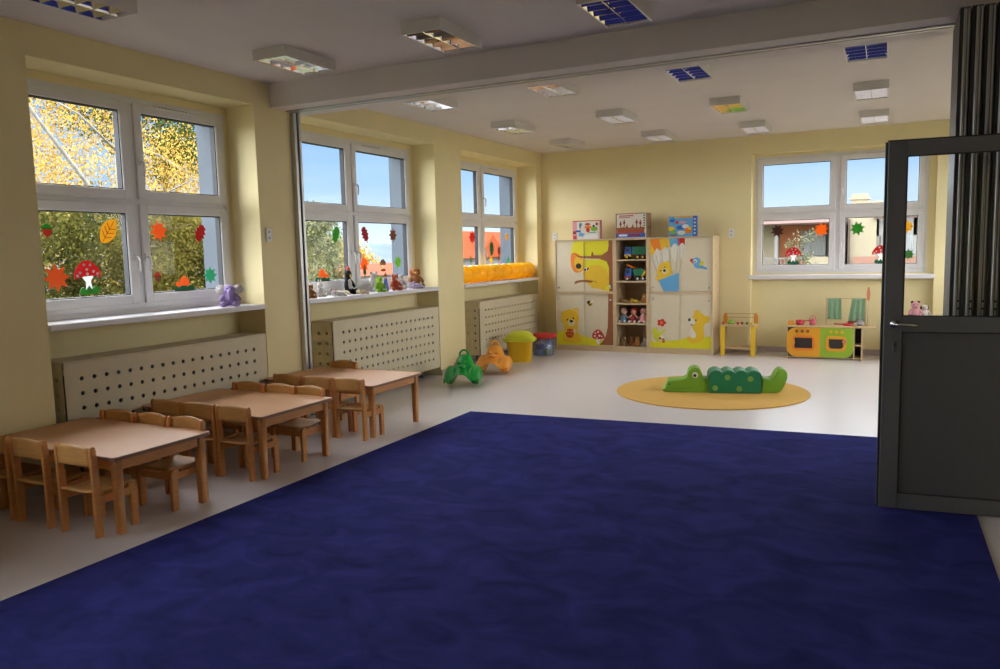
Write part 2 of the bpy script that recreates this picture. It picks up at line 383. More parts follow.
# ------------------------------------------------------------ tables
def make_table(x0, x1, y0, y1, label):
    w_, d = x1 - x0, y1 - y0
    t = thing('child_table', label, 'table', (x0, y0, 0), 0, 'beech child tables by the window wall')
    top = MB(); pts = []
    for (cx, cy, a0) in ((w_ - .03, d - .03, 0), (.03, d - .03, 90), (.03, .03, 180), (w_ - .03, .03, 270)):
        for k in range(5): pts.append((cx + .03 * math.cos(R(a0 + 22.5 * k)), cy + .03 * math.sin(R(a0 + 22.5 * k)), .443))
    top.prism(pts, (0, 0, .022), None, .003)
    o = top.build('tabletop', BEECHP, t)
    o.data.materials.append(EDGE)
    for f in o.data.polygons:
        if abs(f.normal.z) < .8: f.material_index = 1
    for (a, b_) in (((.07, .045, .375), (w_ - .07, .065, .443)), ((.07, d - .065, .375), (w_ - .07, d - .045, .443)), ((.045, .07, .375), (.065, d - .07, .443)), ((w_ - .065, .07, .375), (w_ - .045, d - .07, .443))):
        ap = MB(); ap.box(a, b_, None, .002); ap.build('apron', BEECH, t)
    for cx in (.058, w_ - .058):
        for cy in (.058, d - .058):
            l = MB(); P_ = []
            for (zz, hw) in ((0, .022), (.30, .0255), (.443, .0265)):
                ring = []
                for k in range(16):
                    a = 2 * math.pi * k / 16; c, s_ = math.cos(a), math.sin(a); m_ = (abs(c) ** 5 + abs(s_) ** 5) ** .2
                    ring.append((cx + hw * c / m_, cy + hw * s_ / m_, zz))
                P_.append(ring)
            V = l.grid(P_, None, True, True); l.b.faces.new(V[0][::-1]); l.b.faces.new(V[-1])
            l.build('leg', BEECH, t)
    for (bx_, by_) in ((w_ - .033, .032), (w_ - .033, d - .032)):
        bt = MB(); bt.ball((bx_, by_, .425), .007, STEEL, 8); bt.build('bolt', STEEL, t)
    return t
make_table(.02, 1.255, -9.09, -8.37, 'beech child table closest to the camera, with chairs at both ends')
make_table(.02, 1.255, -7.92, -7.12, 'middle beech child table, between the nearest and the farthest table')
make_table(.02, 1.255, -6.60, -5.80, 'beech child table farthest from the camera, beside the partition guide post')
make_table(-.0 + .016, 1.075, -10.38, -9.60, 'beech child table cut off by the left edge, only one leg showing')

# ------------------------------------------------------------ chairs
def make_chair():
    t = thing('child_chair', '', 'chair', (0, 0, 0), 0, 'small beech chairs around the child tables')
    hw = .160
    for sx in (-1, 1):
        x = sx * (hw - .0125)
        p = MB(); p.prism([(x - .0125, -.022, 0), (x - .0125, .022, 0), (x - .0125, .022, .30), (x - .0125, .010, .512), (x - .0125, .004, .528), (x - .0125, -.009, .534), (x - .0125, -.022, .528), (x - .0125, -.028, .512), (x - .0125, -.022, .30)], (.025, 0, 0), None, .003)
        p.build('back_leg', BEECH, t)
        l = MB(); l.prism([(x - .0125, .218, 0), (x - .0125, .262, 0), (x - .0125, .264, .235), (x - .0125, .256, .256), (x - .0125, .236, .263), (x - .0125, .205, .263), (x - .0125, .205, .225), (x - .0125, .214, .20)], (.025, 0, 0), None, .003)
        l.build('front_leg', BEECH, t)
        s_ = MB(); s_.box((x - .011, .02, .195), (x + .011, .215, .243), None, .003); s_.build('side_rail', BEECH, t)
    for yy in (.235,):
        r = MB(); r.box((-hw + .024, yy - .01, .19), (hw - .024, yy + .01, .235), None, .003); r.build('front_rail', BEECH, t)
    seat = MB()
    P_ = []
    for j in range(9):
        y = -.018 + j * .036
        zz = .262 - .012 * math.sin(math.pi * j / 8) + (-.010 if j == 8 else 0)
        P_.append([((hw - .027) * (-1 + 2 * i / 8), y, zz - .004 * math.cos(math.pi * (i / 8 - .5))) for i in range(9)])
    seat.grid(P_); so = seat.build('seat', BACKP, t); md = so.modifiers.new('t', 'SOLIDIFY'); md.thickness = .012; md.offset = -1
    back = MB(); P_ = []
    n = 10
    for j in range(7):
        v = j / 6; row = []
        for i in range(n + 1):
            u = -1 + 2 * i / n
            ztop = .541 - .016 * abs(u) ** 2.2; zb = .418 + .004 * math.cos(u * 1.5)
            row.append((u * (hw - .020), -.016 - .014 * (1 - u * u), zb + (ztop - zb) * v))
        P_.append(row)
    back.grid(P_); bo = back.build('backrest', BACKP, t); md = bo.modifiers.new('t', 'SOLIDIFY'); md.thickness = .011; md.offset = 0
    return t
proto = make_chair(); used = [0]
def chair(x, y, rz, label):
    if not used[0]:
        used[0] = 1; proto.location = (x, y, .0); proto.rotation_euler = (0, 0, R(rz)); proto['label'] = label; return
    copy_tree(proto, None, label, (x, y, 0), R(rz))
tn = {1: 'the nearest table', 2: 'the middle table', 3: 'the farthest table'}
pos = {3: 'carpet side', 2: 'middle', 1: 'wall side'}
for ti, y, xs in ((1, -9.135, ((.205, 1, 2), (.572, 2, -1), (.996, 3, 1))), (2, -7.93, ((.345, 1, 1), (.672, 2, 0), (1.003, 3, -1))), (3, -6.65, ((.375, 1, 0), (.712, 2, 1), (1.048, 3, -1)))):
    for x, k, a in xs:
        chair(x, y, a, 'beech chair with its back to the camera at %s, %s' % (tn[ti], pos[k]))
for ti, y, xs in ((1, -8.375, ((.345, 1, 1), (.680, 2, -1), (1.014, 3, 0))), (2, -7.135, ((.350, 1, 0), (.688, 2, 1), (1.004, 3, -1)))):
    for x, k, a in xs:
        chair(x, y, 180 + a, 'beech chair facing the camera behind %s, %s' % (tn[ti], pos[k]))
chair(.335, -5.81, 180, 'small beech chair alone on the far side of the farthest table')

# ------------------------------------------------------------ cabinets with painted fronts
def Af(x, y): return (.436 + (x - 120) * .00193, 1.713 - (y - 330) * .0018)
def Bf(x, y): return (.436 + (x - 125) * .00193, 1.084 - (y - 12) * .001832)
def Cf(x, y): return (1.969 + (x - 165) * .001757, 1.70 - (y - 320) * .0018)
def Df(x, y): return (1.969 + (x - 165) * .001757, .933 - (y - 95) * .00178)
YF = -.526
class Pic:
    """flat painted picture, clipped to a door, each colour a thin inlay"""
    def __init__(s, x0, x1, z0, z1, y, fn): s.r = (x0, x1, z0, z1); s.y = y; s.fn = fn; s.mb = MB(); s.k = 0
    def raw(s, pts, m):
        x0, x1, z0, z1 = s.r
        for ax, lim, sg in ((0, x0, 1), (0, x1, -1), (1, z0, 1), (1, z1, -1)):
            out = []
            for i in range(len(pts)):
                a, b_ = pts[i - 1], pts[i]; ia = (a[ax] - lim) * sg >= 0; ib = (b_[ax] - lim) * sg >= 0
                if ia != ib:
                    t = (lim - a[ax]) / (b_[ax] - a[ax]); out.append((a[0] + (b_[0] - a[0]) * t, a[1] + (b_[1] - a[1]) * t))
                if ib: out.append(b_)
            pts = out
            if len(pts) < 3: return s
        cl = [p for i, p in enumerate(pts) if (Vector(p) - Vector(pts[i - 1])).length > 1e-5]
        if len(cl) < 3: return s
        s.k += 1; s.mb.prism([(p[0], s.y, p[1]) for p in cl], (0, -.0006 - .00045 * s.k, 0), m); return s
    def p(s, pts, m, sm=True): return s.raw([s.fn(*q_) for q_ in (smooth(pts) if sm else pts)], m)
    def e(s, cx, cy, rx, ry, m, a=0): return s.raw([s.fn(*q_) for q_ in ell(cx, cy, rx, ry, 22, R(a))], m)
    def done(s, parent, name='painted_picture'): return s.mb.build(name, None, parent)
def carcass(name, label, x0, x1, group=None):
    c = thing(name, label, 'cabinet', (0, 0, 0), 0, group)
    return c
def knob(parent, x, z, y):
    k = MB(); k.lathe([(.016, 0), (.016, .003), (.010, .004), (.010, .002), (0.0, .002)], STEEL, 14, mt=Matrix.Translation((x, y, z)) @ Matrix.Rotation(R(90), 4, 'X')); k.build('lock', STEEL, parent)
ZC = 1.735
def double_cabinet(x0, x1, name, label):
    c = thing(name, label, 'cabinet')
    b_ = MB(); t = .02
    b_.box((x0, YF, .0), (x0 + t, -.03, ZC), CAB, .001); b_.box((x1 - t, YF, 0), (x1, -.03, ZC), CAB, .001)
    b_.box((x0 + t, YF, ZC - t), (x1 - t, -.03, ZC), CAB); b_.box((x0 + t, YF, .895), (x1 - t, -.03, .93), CAB)
    b_.box((x0 + t, YF, .062), (x1 - t, -.03, .085), CAB); b_.box((x0 + t, YF + .012, .0), (x1 - t, YF + .03, .062), CAB); b_.box((x0 + t, -.045, .0), (x1 - t, -.03, ZC), CAB)
    b_.build('carcass', CAB, c); return c
def slide(c, x0, x1, z0, z1, y): 
    d = MB(); d.box((x0, y, z0), (x1, y + .012, z1), DOORM, .0015); return d.build('sliding_door', DOORM, c)
cx = .916
L = double_cabinet(.436, 1.410, 'painted_cabinet', 'beech cabinet with sliding doors painted with a tree, a lying bear and a basket bear')
DF, DB = YF + .016, YF + .031
d1 = slide(L, .458, cx, .932, ZC - .022, DF); d2 = slide(L, cx - .01, 1.388, .932, ZC - .022, DB)
d3 = slide(L, .458, cx, .087, .893, DF); d4 = slide(L, cx - .01, 1.388, .087, .893, DB)
for (door, a, b_, y) in ((d1, .458, cx, DF), (d2, cx, 1.388, DB)):
    P = Pic(a, b_, .932, ZC - .022, y, Af)
    P.p([(290, 320), (270, 380), (262, 430), (300, 500), (360, 480), (575, 480), (585, 440), (585, 320)], LIME, False)
    P.p([(275, 430), (258, 470), (262, 540), (285, 590), (330, 600), (370, 570), (365, 490), (320, 440)], ORANGE)
    P.p([(300, 470), (290, 540), (330, 590), (360, 560), (350, 480)], BEARY)
    P.p([(360, 490), (590, 490), (590, 700), (560, 720), (500, 640), (400, 560), (370, 560)], LIME, False)
    P.e(325, 545, 24, 24, BLACK)
    P.p([(370, 590), (420, 545), (500, 540), (560, 590), (590, 690), (600, 800), (560, 760), (480, 740), (430, 720), (390, 690), (370, 640)], BEARY)
    P.e(388, 612, 26, 20, BEARY, 20); P.e(385, 575, 12, 16, WHITE, 30); P.e(380, 578, 8, 11, BLACK, 30); P.e(402, 570, 6, 12, BLACK, 40)
    P.p([(290, 700), (300, 675), (360, 664), (440, 672), (480, 690), (440, 690), (360, 684), (320, 690)], TBROWN)
    P.p([(440, 680), (430, 730), (450, 735), (480, 700)], BEARY)
    P.p([(540, 730), (560, 770), (600, 795), (600, 700)], LIME, False)
    P.p([(285, 430), (330, 458), (430, 462), (438, 425), (446, 428), (452, 455), (520, 455), (570, 420), (578, 380), (578, 320), (612, 320), (612, 800), (580, 800), (580, 560), (560, 510), (500, 485), (400, 480), (330, 472)], TBROWN, False)
    if b_ > 1: P.e(585, 718, 8, 8, WHITE)
    P.done(door)
for (door, a, b_, y) in ((d3, .458, cx, DF), (d4, cx, 1.388, DB)):
    P = Pic(a, b_, .087, .893, y, Bf)
    P.p([(120, 450), (180, 440), (240, 460), (340, 465), (400, 490), (520, 510), (540, 560), (120, 560)], LIME, False)
    if a < .5:
        P.e(193, 292, 26, 24, BEARY); P.e(303, 258, 24, 22, BEARY); P.e(180, 298, 10, 10, CREAM); P.e(305, 258, 10, 10, CREAM)
        P.p([(205, 380), (200, 440), (180, 520), (200, 535), (330, 535), (345, 500), (315, 440), (310, 370)], BEARY)
        P.e(250, 325, 78, 76, BEARY); P.e(262, 365, 34, 30, CREAM); P.e(262, 352, 15, 12, BLACK); P.e(228, 340, 7, 8, BLACK); P.e(280, 326, 7, 8, BLACK)
        P.p([(208, 450), (215, 425), (250, 418), (282, 430), (280, 470), (262, 495), (225, 490)], RUST); P.e(232, 440, 10, 8, ORANGE); P.e(262, 440, 10, 8, ORANGE); P.e(235, 468, 10, 6, ORANGE); P.e(262, 468, 10, 6, ORANGE)
        P.p([(198, 430), (215, 420), (225, 440), (205, 455)], BEARY); P.p([(285, 420), (305, 430), (295, 460), (275, 440)], CREAM)
    else:
        P.p([(395, 185), (420, 175), (428, 195), (410, 210)], BLACK); P.e(430, 200, 14, 22, LEAFY, 20); P.e(428, 205, 13, 5, BLACK); P.e(440, 182, 14, 7, WHITE, -30); P.e(418, 215, 6, 6, BLACK)
        P.p([(470, 500), (478, 540), (500, 540), (498, 495)], WHITE)
        P.p([(438, 485), (445, 450), (480, 420), (510, 430), (535, 465), (542, 490), (500, 502), (460, 500)], RED)
        for (a_, b2, r_1) in ((460, 475, 9), (488, 440, 9), (500, 472, 10), (466, 452, 7), (520, 478, 6), (478, 492, 6)): P.e(a_, b2, r_1, r_1 * .9, WHITE)
        P.p([(578, 100), (575, 250), (570, 400), (555, 470), (530, 515), (500, 550), (620, 550), (620, 100)], TBROWN, False)
    P.done(door)
for door, x, z, y in ((d1, .50, .99, DF), (d2, 1.345, .985, DB), (d3, .505, .82, DF), (d4, 1.345, .80, DB)): knob(door, x, z, y - (.010))
Rr = double_cabinet(1.945, 2.898, 'painted_cabinet', 'beech cabinet with sliding doors painted with a balloon bear and a blue bird')
cx2 = 2.406
d1 = slide(Rr, 1.967, cx2, .932, ZC - .022, DF); d2 = slide(Rr, cx2 - .01, 2.876, .932, ZC - .022, DB)
d3 = slide(Rr, 1.967, cx2, .087, .893, DF); d4 = slide(Rr, cx2 - .01, 2.876, .087, .893, DB)
LINE = cm('grey line', .42, .42, .42); PALEW = cm('pale white', .74, .70, .60)
for (door, a, b_, y) in ((d1, 1.967, cx2, DF), (d2, cx2, 2.876, DB)):
    P = Pic(a, b_, .932, ZC - .022, y, Cf)
    P.p([(160, 300), (260, 300), (265, 400), (190, 440), (160, 440)], YEL, False)
    P.p([(165, 310), (245, 310), (262, 400), (210, 430), (165, 330)], ORANGE, False)
    P.p([(245, 310), (330, 310), (335, 380), (262, 410)], LEAFY, False)
    P.p([(328, 310), (405, 310), (405, 380), (340, 385)], SKYB, False)
    P.p([(402, 310), (458, 310), (458, 375), (408, 375)], RED, False)
    for (u1_, v1_, u2_, v2_) in ((200, 440, 250, 410), (262, 425, 320, 400), (345, 385, 400, 375), (408, 378, 455, 372)):
        P.p([(u1_ - 5, v1_ + 30), ((u1_ + u2_) / 2, v2_ - 20), (u2_ + 5, v1_ + 10), ((u1_ + u2_) / 2 + 10, v1_ + 120)], PALEW)
    for (u1_, v1_, u2_, v2_) in ((175, 440, 240, 640), (215, 440, 255, 620), (265, 425, 290, 600), (330, 400, 345, 560), (400, 400, 385, 600), (455, 390, 410, 600)):
        P.p([(u1_ - 1.5, v1_), (u1_ + 2, v1_), (u2_ + 2, v2_), (u2_ - 2, v2_)], LINE, False)
    if a < 2.3:
        P.e(240, 590, 18, 20, BEARY); P.e(320, 515, 20, 18, BEARY); P.e(290, 573, 60, 68, BEARY); P.e(292, 580, 26, 24, CREAM); P.e(290, 574, 13, 11, BLACK); P.e(257, 577, 5, 6, BLACK); P.e(293, 546, 5, 6, BLACK)
        P.p([(270, 640), (230, 620), (215, 640), (250, 670)], BEARY)
        P.p([(240, 655), (330, 620), (412, 595), (412, 735), (370, 760), (310, 765), (280, 740)], SKYB, False)
    else:
        P.p([(500, 490), (525, 480), (530, 520), (512, 510)], RED)
        P.p([(525, 490), (555, 470), (585, 490), (590, 530), (640, 555), (636, 570), (600, 562), (560, 560), (535, 540)], SKYB)
        P.p([(580, 520), (605, 500), (615, 515), (590, 540)], LIME); P.e(545, 502, 13, 15, WHITE); P.e(543, 505, 6, 8, BLACK)
    P.done(door)
for (door, a, b_, y) in ((d3, 1.967, cx2, DF), (d4, cx2, 2.876, DB)):
    P = Pic(a, b_, .087, .893, y, Df)
    P.p([(150, 520), (250, 520), (400, 500), (520, 475), (700, 465), (700, 580), (150, 580)], LIME, False)
    if a < 2.3:
        P.p([(180, 420), (220, 400), (235, 440), (300, 410), (270, 450), (240, 480), (230, 520), (200, 500), (190, 460)], GRASS)
        for k in range(5): P.e(263 + 25 * math.cos(k * 1.257), 358 + 20 * math.sin(k * 1.257), 15, 13, RED)
        P.e(263, 358, 11, 10, ORANGE)
        P.e(262, 485, 16, 22, WHITE, 30); P.e(275, 500, 16, 12, LEAFY); P.e(275, 498, 14, 4, BLACK, 20); P.e(250, 490, 10, 12, RUST); P.e(280, 518, 12, 8, RUST)
    else:
        P.e(642, 325, 26, 30, BEARY); P.e(560, 270, 26, 24, BEARY)
        P.p([(525, 300), (560, 262), (620, 290), (640, 340), (615, 385), (620, 450), (605, 500), (560, 520), (500, 510), (475, 495), (490, 470), (540, 480), (530, 420), (520, 380), (505, 350)], BEARY)
        P.e(522, 345, 25, 28, PALEW); P.p([(515, 400), (545, 430), (550, 475), (520, 480), (505, 440)], PALEW)
        P.e(498, 330, 11, 13, BLACK); P.e(552, 333, 7, 8, BLACK); P.e(518, 372, 12, 4, BLACK)
        P.p([(480, 480), (500, 475), (560, 505), (545, 525), (500, 520)], BEARY)
    P.done(door)
for door, x, z, y in ((d1, 2.008, .99, DF), (d2, 2.835, .985, DB), (d3, 2.008, .82, DF), (d4, 2.835, .80, DB)): knob(door, x, z, y - .010)
SH = thing('open_shelf_unit', 'narrow open beech shelf unit of toys between the two painted cabinets', 'shelf')
x0, x1 = 1.412, 1.943
b_ = MB(); t = .03
b_.box((x0, YF, 0), (x0 + t, -.03, ZC), CAB, .001); b_.box((x1 - t, YF, 0), (x1, -.03, ZC), CAB, .001); b_.box((x0 + t, YF, ZC - .025), (x1 - t, -.03, ZC), CAB)
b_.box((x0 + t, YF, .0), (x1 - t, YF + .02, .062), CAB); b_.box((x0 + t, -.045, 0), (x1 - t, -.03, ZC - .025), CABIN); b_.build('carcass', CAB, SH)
shz = [.062, .425, .730, 1.068, 1.395]
for z in shz: b_ = MB(); b_.box((x0 + t, YF + .002, z), (x1 - t, -.045, z + .022), CAB, .001); b_.build('shelf', CAB, SH)
shz = [z + .022 for z in shz]

# game boxes on top of the cabinets
def game_box(name, label, x0, x1, y0, y1, h, side, shapes, face=PALEW, rz=0):
    t = thing(name, label, 'box', ((x0 + x1) / 2, (y0 + y1) / 2, ZC), R(rz), 'game boxes on top of the cabinets')
    w_, d = (x1 - x0), (y1 - y0); b_ = MB(); b_.box((-w_ / 2, -d / 2, 0), (w_ / 2, d / 2, h), side, .002); b_.build('carton', side, t)
    P = Pic(-w_ / 2 + .003, w_ / 2 - .003, .003, h - .003, -d / 2, lambda a, c: (-w_ / 2 + a * w_, h * (1 - c)))
    P.p([(0, 0), (1, 0), (1, 1), (0, 1)], face, False)
    for s_ in shapes:
        if s_[0] == 'r': P.p([(s_[1], s_[2]), (s_[3], s_[2]), (s_[3], s_[4]), (s_[1], s_[4])], s_[5], False)
        elif s_[0] == 'e': P.e(s_[1], s_[2], s_[3], s_[4], s_[5])
        else: P.p(s_[1], s_[2], False)
    P.done(t, 'printed_front'); return t
CARD = mat('brown cardboard', (.36, .23, .13), .8, .06, 12)
rnd = random.Random(3)
sh = [('r', 0, 0, .16, 1, PINK), ('r', .0, .0, 1, .05, RED), ('e', .3, .2, .06, .1, SKYB), ('p', [(.38, .05), (.9, .05), (.95, .6), (.4, .6)], PALEW), ('e', .56, .2, .10, .07, RUST), ('r', .45, .28, .70, .42, ORANGE), ('e', .57, .5, .07, .13, RED), ('e', .8, .45, .13, .12, LGREEN), ('e', .78, .3, .04, .06, BLACK), ('r', .12, .5, .3, .6, BLUE), ('p', [(.25, .6), (.45, .7), (.38, .85), (.22, .8)], SKYB), ('r', .02, .55, .12, .7, DRED), ('e', .9, .2, .05, .08, RED), ('p', [(.4, .78), (.9, .7), (.95, .95), (.45, .95)], WHITE), ('r', .6, .62, .85, .66, TEAL), ('e', .28, .3, .02, .12, BLACK), ('r', .03, .8, .14, .95, RED)]
game_box('game_box', 'pink and white picture game box on the cabinet with the lying bear', .70, 1.145, -.40, -.30, .295, PINK, sh)
sh = [('r', 0, .0, 1, .03, DRED), ('r', 0, .0, .03, 1, DRED), ('r', .12, .08, .58, .12, RED), ('r', .10, .15, .48, .18, RUST), ('r', .04, .62, .94, .80, RUST), ('r', .03, .80, .97, .97, BLUE), ('r', .1, .84, .38, .92, WHITE), ('r', .44, .84, .8, .92, DRED)]
for (a, c) in ((.15, .3), (.27, .25), (.36, .45), (.55, .45), (.68, .25), (.80, .28)): sh += [('r', a, c, a + .025, .66, RUST), ('e', a + .012, c + .12, .035, .06, DRED)]
for k in range(6): sh += [('e', .1 + k * .15, .62, .09, .05 + .02 * (k % 2), TBROWN)]
for k in range(6): sh += [('r', .92, .08 + k * .1, .96, .13 + k * .1, BLACK)]
gb = game_box('suitcase_box', 'brown cardboard toy case with a picture of towers, above the open shelves', 1.415, 1.89, -.43, -.16, .375, CARD, sh)
hd = MB(); hd.tube([(.24, -.05, .15), (.265, -.04, .16), (.27, 0, .165), (.265, .04, .16), (.24, .05, .15)], .008, CARD); hd.build('handle', CARD, gb)
sh = [('r', 0, 0, 1, .08, YEL), ('r', 0, 0, .22, .5, SKYB), ('e', .13, .2, .1, .09, BLUE), ('r', .86, 0, 1, 1, BLUE), ('e', .5, .35, .2, .15, SKYB), ('e', .5, .3, .12, .06, PINK), ('e', .42, .55, .14, .1, BLUE), ('e', .6, .5, .12, .1, WHITE), ('e', .1, .6, .12, .12, YEL), ('e', .15, .75, .08, .1, LGREEN), ('e', .7, .7, .12, .14, ORANGE), ('e', .75, .6, .06, .08, YEL), ('e', .45, .8, .15, .1, PALEW), ('r', .05, .88, .3, .95, BROWN), ('r', .4, .04, .8, .07, ORANGE), ('e', .3, .3, .06, .08, RED), ('e', .28, .85, .06, .06, TEAL)]
for k in range(5): sh += [('r', .9, .12 + k * .17, .96, .2 + k * .17, PALEW)]
game_box('game_box', 'blue and yellow picture game box on the cabinet with the blue bird', 2.222, 2.636, -.40, -.33, .30, BLUE, sh, SKYB)

# ------------------------------------------------------------ toys in the open shelf
def wheel(mb_, x, y, z, r, w_, hub=YEL):
    mt = Matrix.Translation((x, y, z)) @ Matrix.Rotation(R(90), 4, 'X')
    mb_.lathe([(0, -w_ / 2), (r * .8, -w_ / 2), (r, -w_ / 3), (r, w_ / 3), (r * .8, w_ / 2), (0, w_ / 2)], BLACK, 18, mt=mt)
    mt2 = Matrix.Translation((x, y - w_ / 2, z)) @ Matrix.Rotation(R(90), 4, 'X')
    mb_.lathe([(r * .55, 0), (r * .5, .006), (0, .008)], hub, 14, mt=mt2)
def truck(z, label, load):
    t = thing('toy_truck', label, 'toy truck', (1.70, -.38, z), 0, 'toy trucks on the open shelves')
    c = MB(); c.prism([(-.15, -.065, .045), (-.15, -.065, .12), (-.13, -.065, .185), (-.04, -.065, .185), (-.04, -.065, .045)], (0, .13, 0), BLUE if True else None, .006); cab = c.build('cab', BLUE, t)
    w_ = MB(); w_.box((-.125, -.0665, .115), (-.065, .0665, .165), BLACK); w_.box((-.149, -.05, .12), (-.137, .05, .165), BLACK); w_.build('cab_window', BLACK, cab)
    b_ = MB(); b_.box((-.155, -.068, .035), (-.04, .068, .075), YEL if load == 'box' else RED, .008); b_.build('bumper', None, t)
    f_ = MB(); f_.box((-.04, -.045, .045), (.19, .045, .068), DRED if load == 'box' else BLACK, .004); f_.build('chassis', None, t)
    if load == 'box':
        k = MB(); k.box((-.03, -.065, .07), (.19, .065, .19), DGREEN, .008)
        for i in range(5): k.box((-.01 + i * .045, -.068, .08), (-.003 + i * .045, .068, .18), DGREEN)
        k.build('cargo_box', DGREEN, t)
    else:
        k = MB(); k.prism([(.0, -.06, .08), (-.03, -.06, .17), (.12, -.06, .19), (.20, -.06, .13), (.17, -.06, .08)], (0, .12, 0), DGREEN, .006); k.build('tipper', DGREEN, t)
        a = MB(); a.tube([(-.13, 0, .245), (-.04, 0, .205), (.02, 0, .18)], .016, ORANGE); a.tube([(.13, -.075, .06), (.2, -.075, .17)], .014, YEL); a.build('crane_arm', ORANGE, t)
    for x in (-.105, .06, .145):
        for y in (-.06, .06):
            wl = MB(); wheel(wl, x, y, .033, .033, .03, YEL if load == 'box' else WHITE); wl.build('wheel', None, t)
truck(shz[4] + .0005, 'toy truck with blue cab and dark green box, top shelf of the unit', 'box')
truck(shz[3] + .0005, 'toy truck with blue cab and orange crane arm, second shelf of the unit', 'tip')
def remesh(o, v=.006):
    m = o.modifiers.new('fuse', 'REMESH'); m.mode = 'VOXEL'; m.voxel_size = v; m.use_smooth_shade = True
    s_ = o.modifiers.new('soft', 'SMOOTH'); s_.iterations = 3
def doll(x, z, label, hair, dress):
    t = thing('doll', label, 'doll', (x, -.40, z), 0, 'dolls on the open shelves')
    SKIN = cm('doll skin', .72, .42, .34)
    b_ = MB(); b_.ball((0, 0, .045), (.045, .035, .048), None); b_.ball((0, 0, .10), (.030, .024, .04), None)
    for s_ in (-1, 1):
        b_.tube([(s_ * .025, 0, .115), (s_ * .055, -.01, .09), (s_ * .07, -.02, .07)], [.012, .011, .011], None); b_.tube([(s_ * .02, -.02, .03), (s_ * .035, -.07, .02), (s_ * .04, -.1, .022)], [.018, .016, .014], None)
    b_.ball((0, 0, .17), (.040, .038, .042), None)
    o = b_.build('body', SKIN, t); remesh(o, .006)
    d = MB(); d.lathe([(.068, .012), (.060, .04), (.038, .085), (.030, .11), (.024, .13)], dress, 16); d.build('dress', dress, t)
    h_ = MB(); h_.ball((0, .01, .186), (.047, .042, .040), hair); h_.ball((-.035, .012, .165), (.016, .02, .03), hair); h_.ball((.035, .012, .165), (.016, .02, .03), hair); h_.build('hair', hair, t)
    f_ = MB(); f_.ball((-.014, -.036, .172), .005, BLACK, 8); f_.ball((.014, -.036, .172), .005, BLACK, 8); f_.ball((0, -.037, .157), (.008, .004, .003), RED, 8); f_.build('face', None, t)
    s_ = MB(); s_.ball((-.042, -.105, .022), (.016, .02, .02), WHITE, 10); s_.ball((.042, -.105, .022), (.016, .02, .02), WHITE, 10); s_.build('shoes', WHITE, t)
doll(1.525, shz[1], 'doll in a blue grey dress, left of the three dolls on the shelf', cm('mauve', .45, .25, .30), cm('doll blue', .10, .22, .36))
doll(1.680, shz[1], 'doll with a red hat and dress, middle of the three dolls on the shelf', RED, DRED)
doll(1.835, shz[1], 'doll in pink, right of the three dolls on the shelf', PINK, PINK)
def plush(name, label, cat, loc, s, body, ears='round', snout=None, rz=0, pose='sit', extra=None, ear_m=None, group=None, face=True):
    """seated or lying soft toy facing -y locally"""
    t = thing(name, label, cat, loc, R(rz), group); s *= 1.1; t.scale = (s, s, s)
    b_ = MB()
    if pose == 'sit':
        b_.ball((0, 0, .40), (.28, .24, .38)); hc = Vector((0, -.04, .86)); b_.ball(hc, (.24, .23, .23))
        for k in (-1, 1):
            b_.tube([(k * .2, -.05, .6), (k * .34, -.16, .42), (k * .36, -.24, .30)], [.09, .085, .09]); b_.tube([(k * .14, -.05, .14), (k * .24, -.3, .11), (k * .28, -.44, .13)], [.13, .12, .12])
            b_.ball((k * .28, -.46, .14), (.12, .08, .13))
    else:
        b_.ball((.22, 0, .2), (.42, .22, .2)); hc = Vector((-.32, -.06, .30)); b_.ball(hc, (.22, .21, .20))
        for k in (-1, 1):
            b_.tube([(-.1, k * .14, .12), (-.26, k * .3, .08), (-.36, k * .34, .07)], [.09, .08, .08]); b_.tube([(.5, k * .12, .12), (.62, k * .26, .08), (.7, k * .3, .08)], [.1, .09, .08])
    if snout: b_.ball(hc + Vector((0, -.19, -.05)), (.11, .10, .085))
    o = b_.build('body', body, t); remesh(o, .03)
    em = ear_m or body
    for k in (-1, 1):
        e_ = MB()
        if ears == 'round': e_.ball(hc + Vector((k * .17, .02, .18)), (.085, .05, .085), em, 14)
        elif ears == 'long': e_.ball(hc + Vector((k * .10, .02, .33)), (.055, .04, .17), em, 14)
        elif ears == 'flop': e_.ball(hc + Vector((k * .23, .0, -.02)), (.06, .10, .17), em, 14)
        elif ears == 'big': e_.ball(hc + Vector((k * .34, .04, .0)), (.20, .05, .25), em, 16)
        elif ears == 'point': e_.lathe([(.08, 0), (.05, .1), (0.002, .2)], em, 12, mt=Matrix.Translation(hc + Vector((k * .15, 0, .14))) @ Matrix.Rotation(R(18 * k), 4, 'Y'))
        elif ears == 'none': e_.b.free(); continue
        e_.build('ear', em, t)
    if snout and snout is not True:
        m_ = MB(); m_.ball(hc + Vector((0, -.215, -.05)), (.10, .09, .078), snout, 14); m_.build('muzzle', snout, t)
    if face:
        for k in (-1, 1):
            y_ = MB(); y_.ball(hc + Vector((k * .09, -.205, .05)), .028, BLACK, 8); y_.build('eye', BLACK, t)
        n_ = MB(); n_.ball(hc + Vector((0, -.31 if snout else -.235, -.03)), (.035, .025, .025), BLACK, 8); n_.build('nose', BLACK, t)
    if extra: extra(t, hc)
    return t
def pm(name, *c): return mat(name, c, .95, .12, 60, .5, 200, spec=.1)
P_BR = pm('brown plush', .30, .13, .05); P_CR = pm('cream plush', .62, .52, .34); P_WH = pm('white plush', .66, .62, .60); P_PK = pm('pink plush', .62, .30, .34)
P_PU = pm('purple plush', .36, .26, .50); P_BK = pm('black plush', .02, .02, .025); P_GR = pm('green plush', .28, .50, .04); P_RD = pm('red plush', .45, .09, .04)
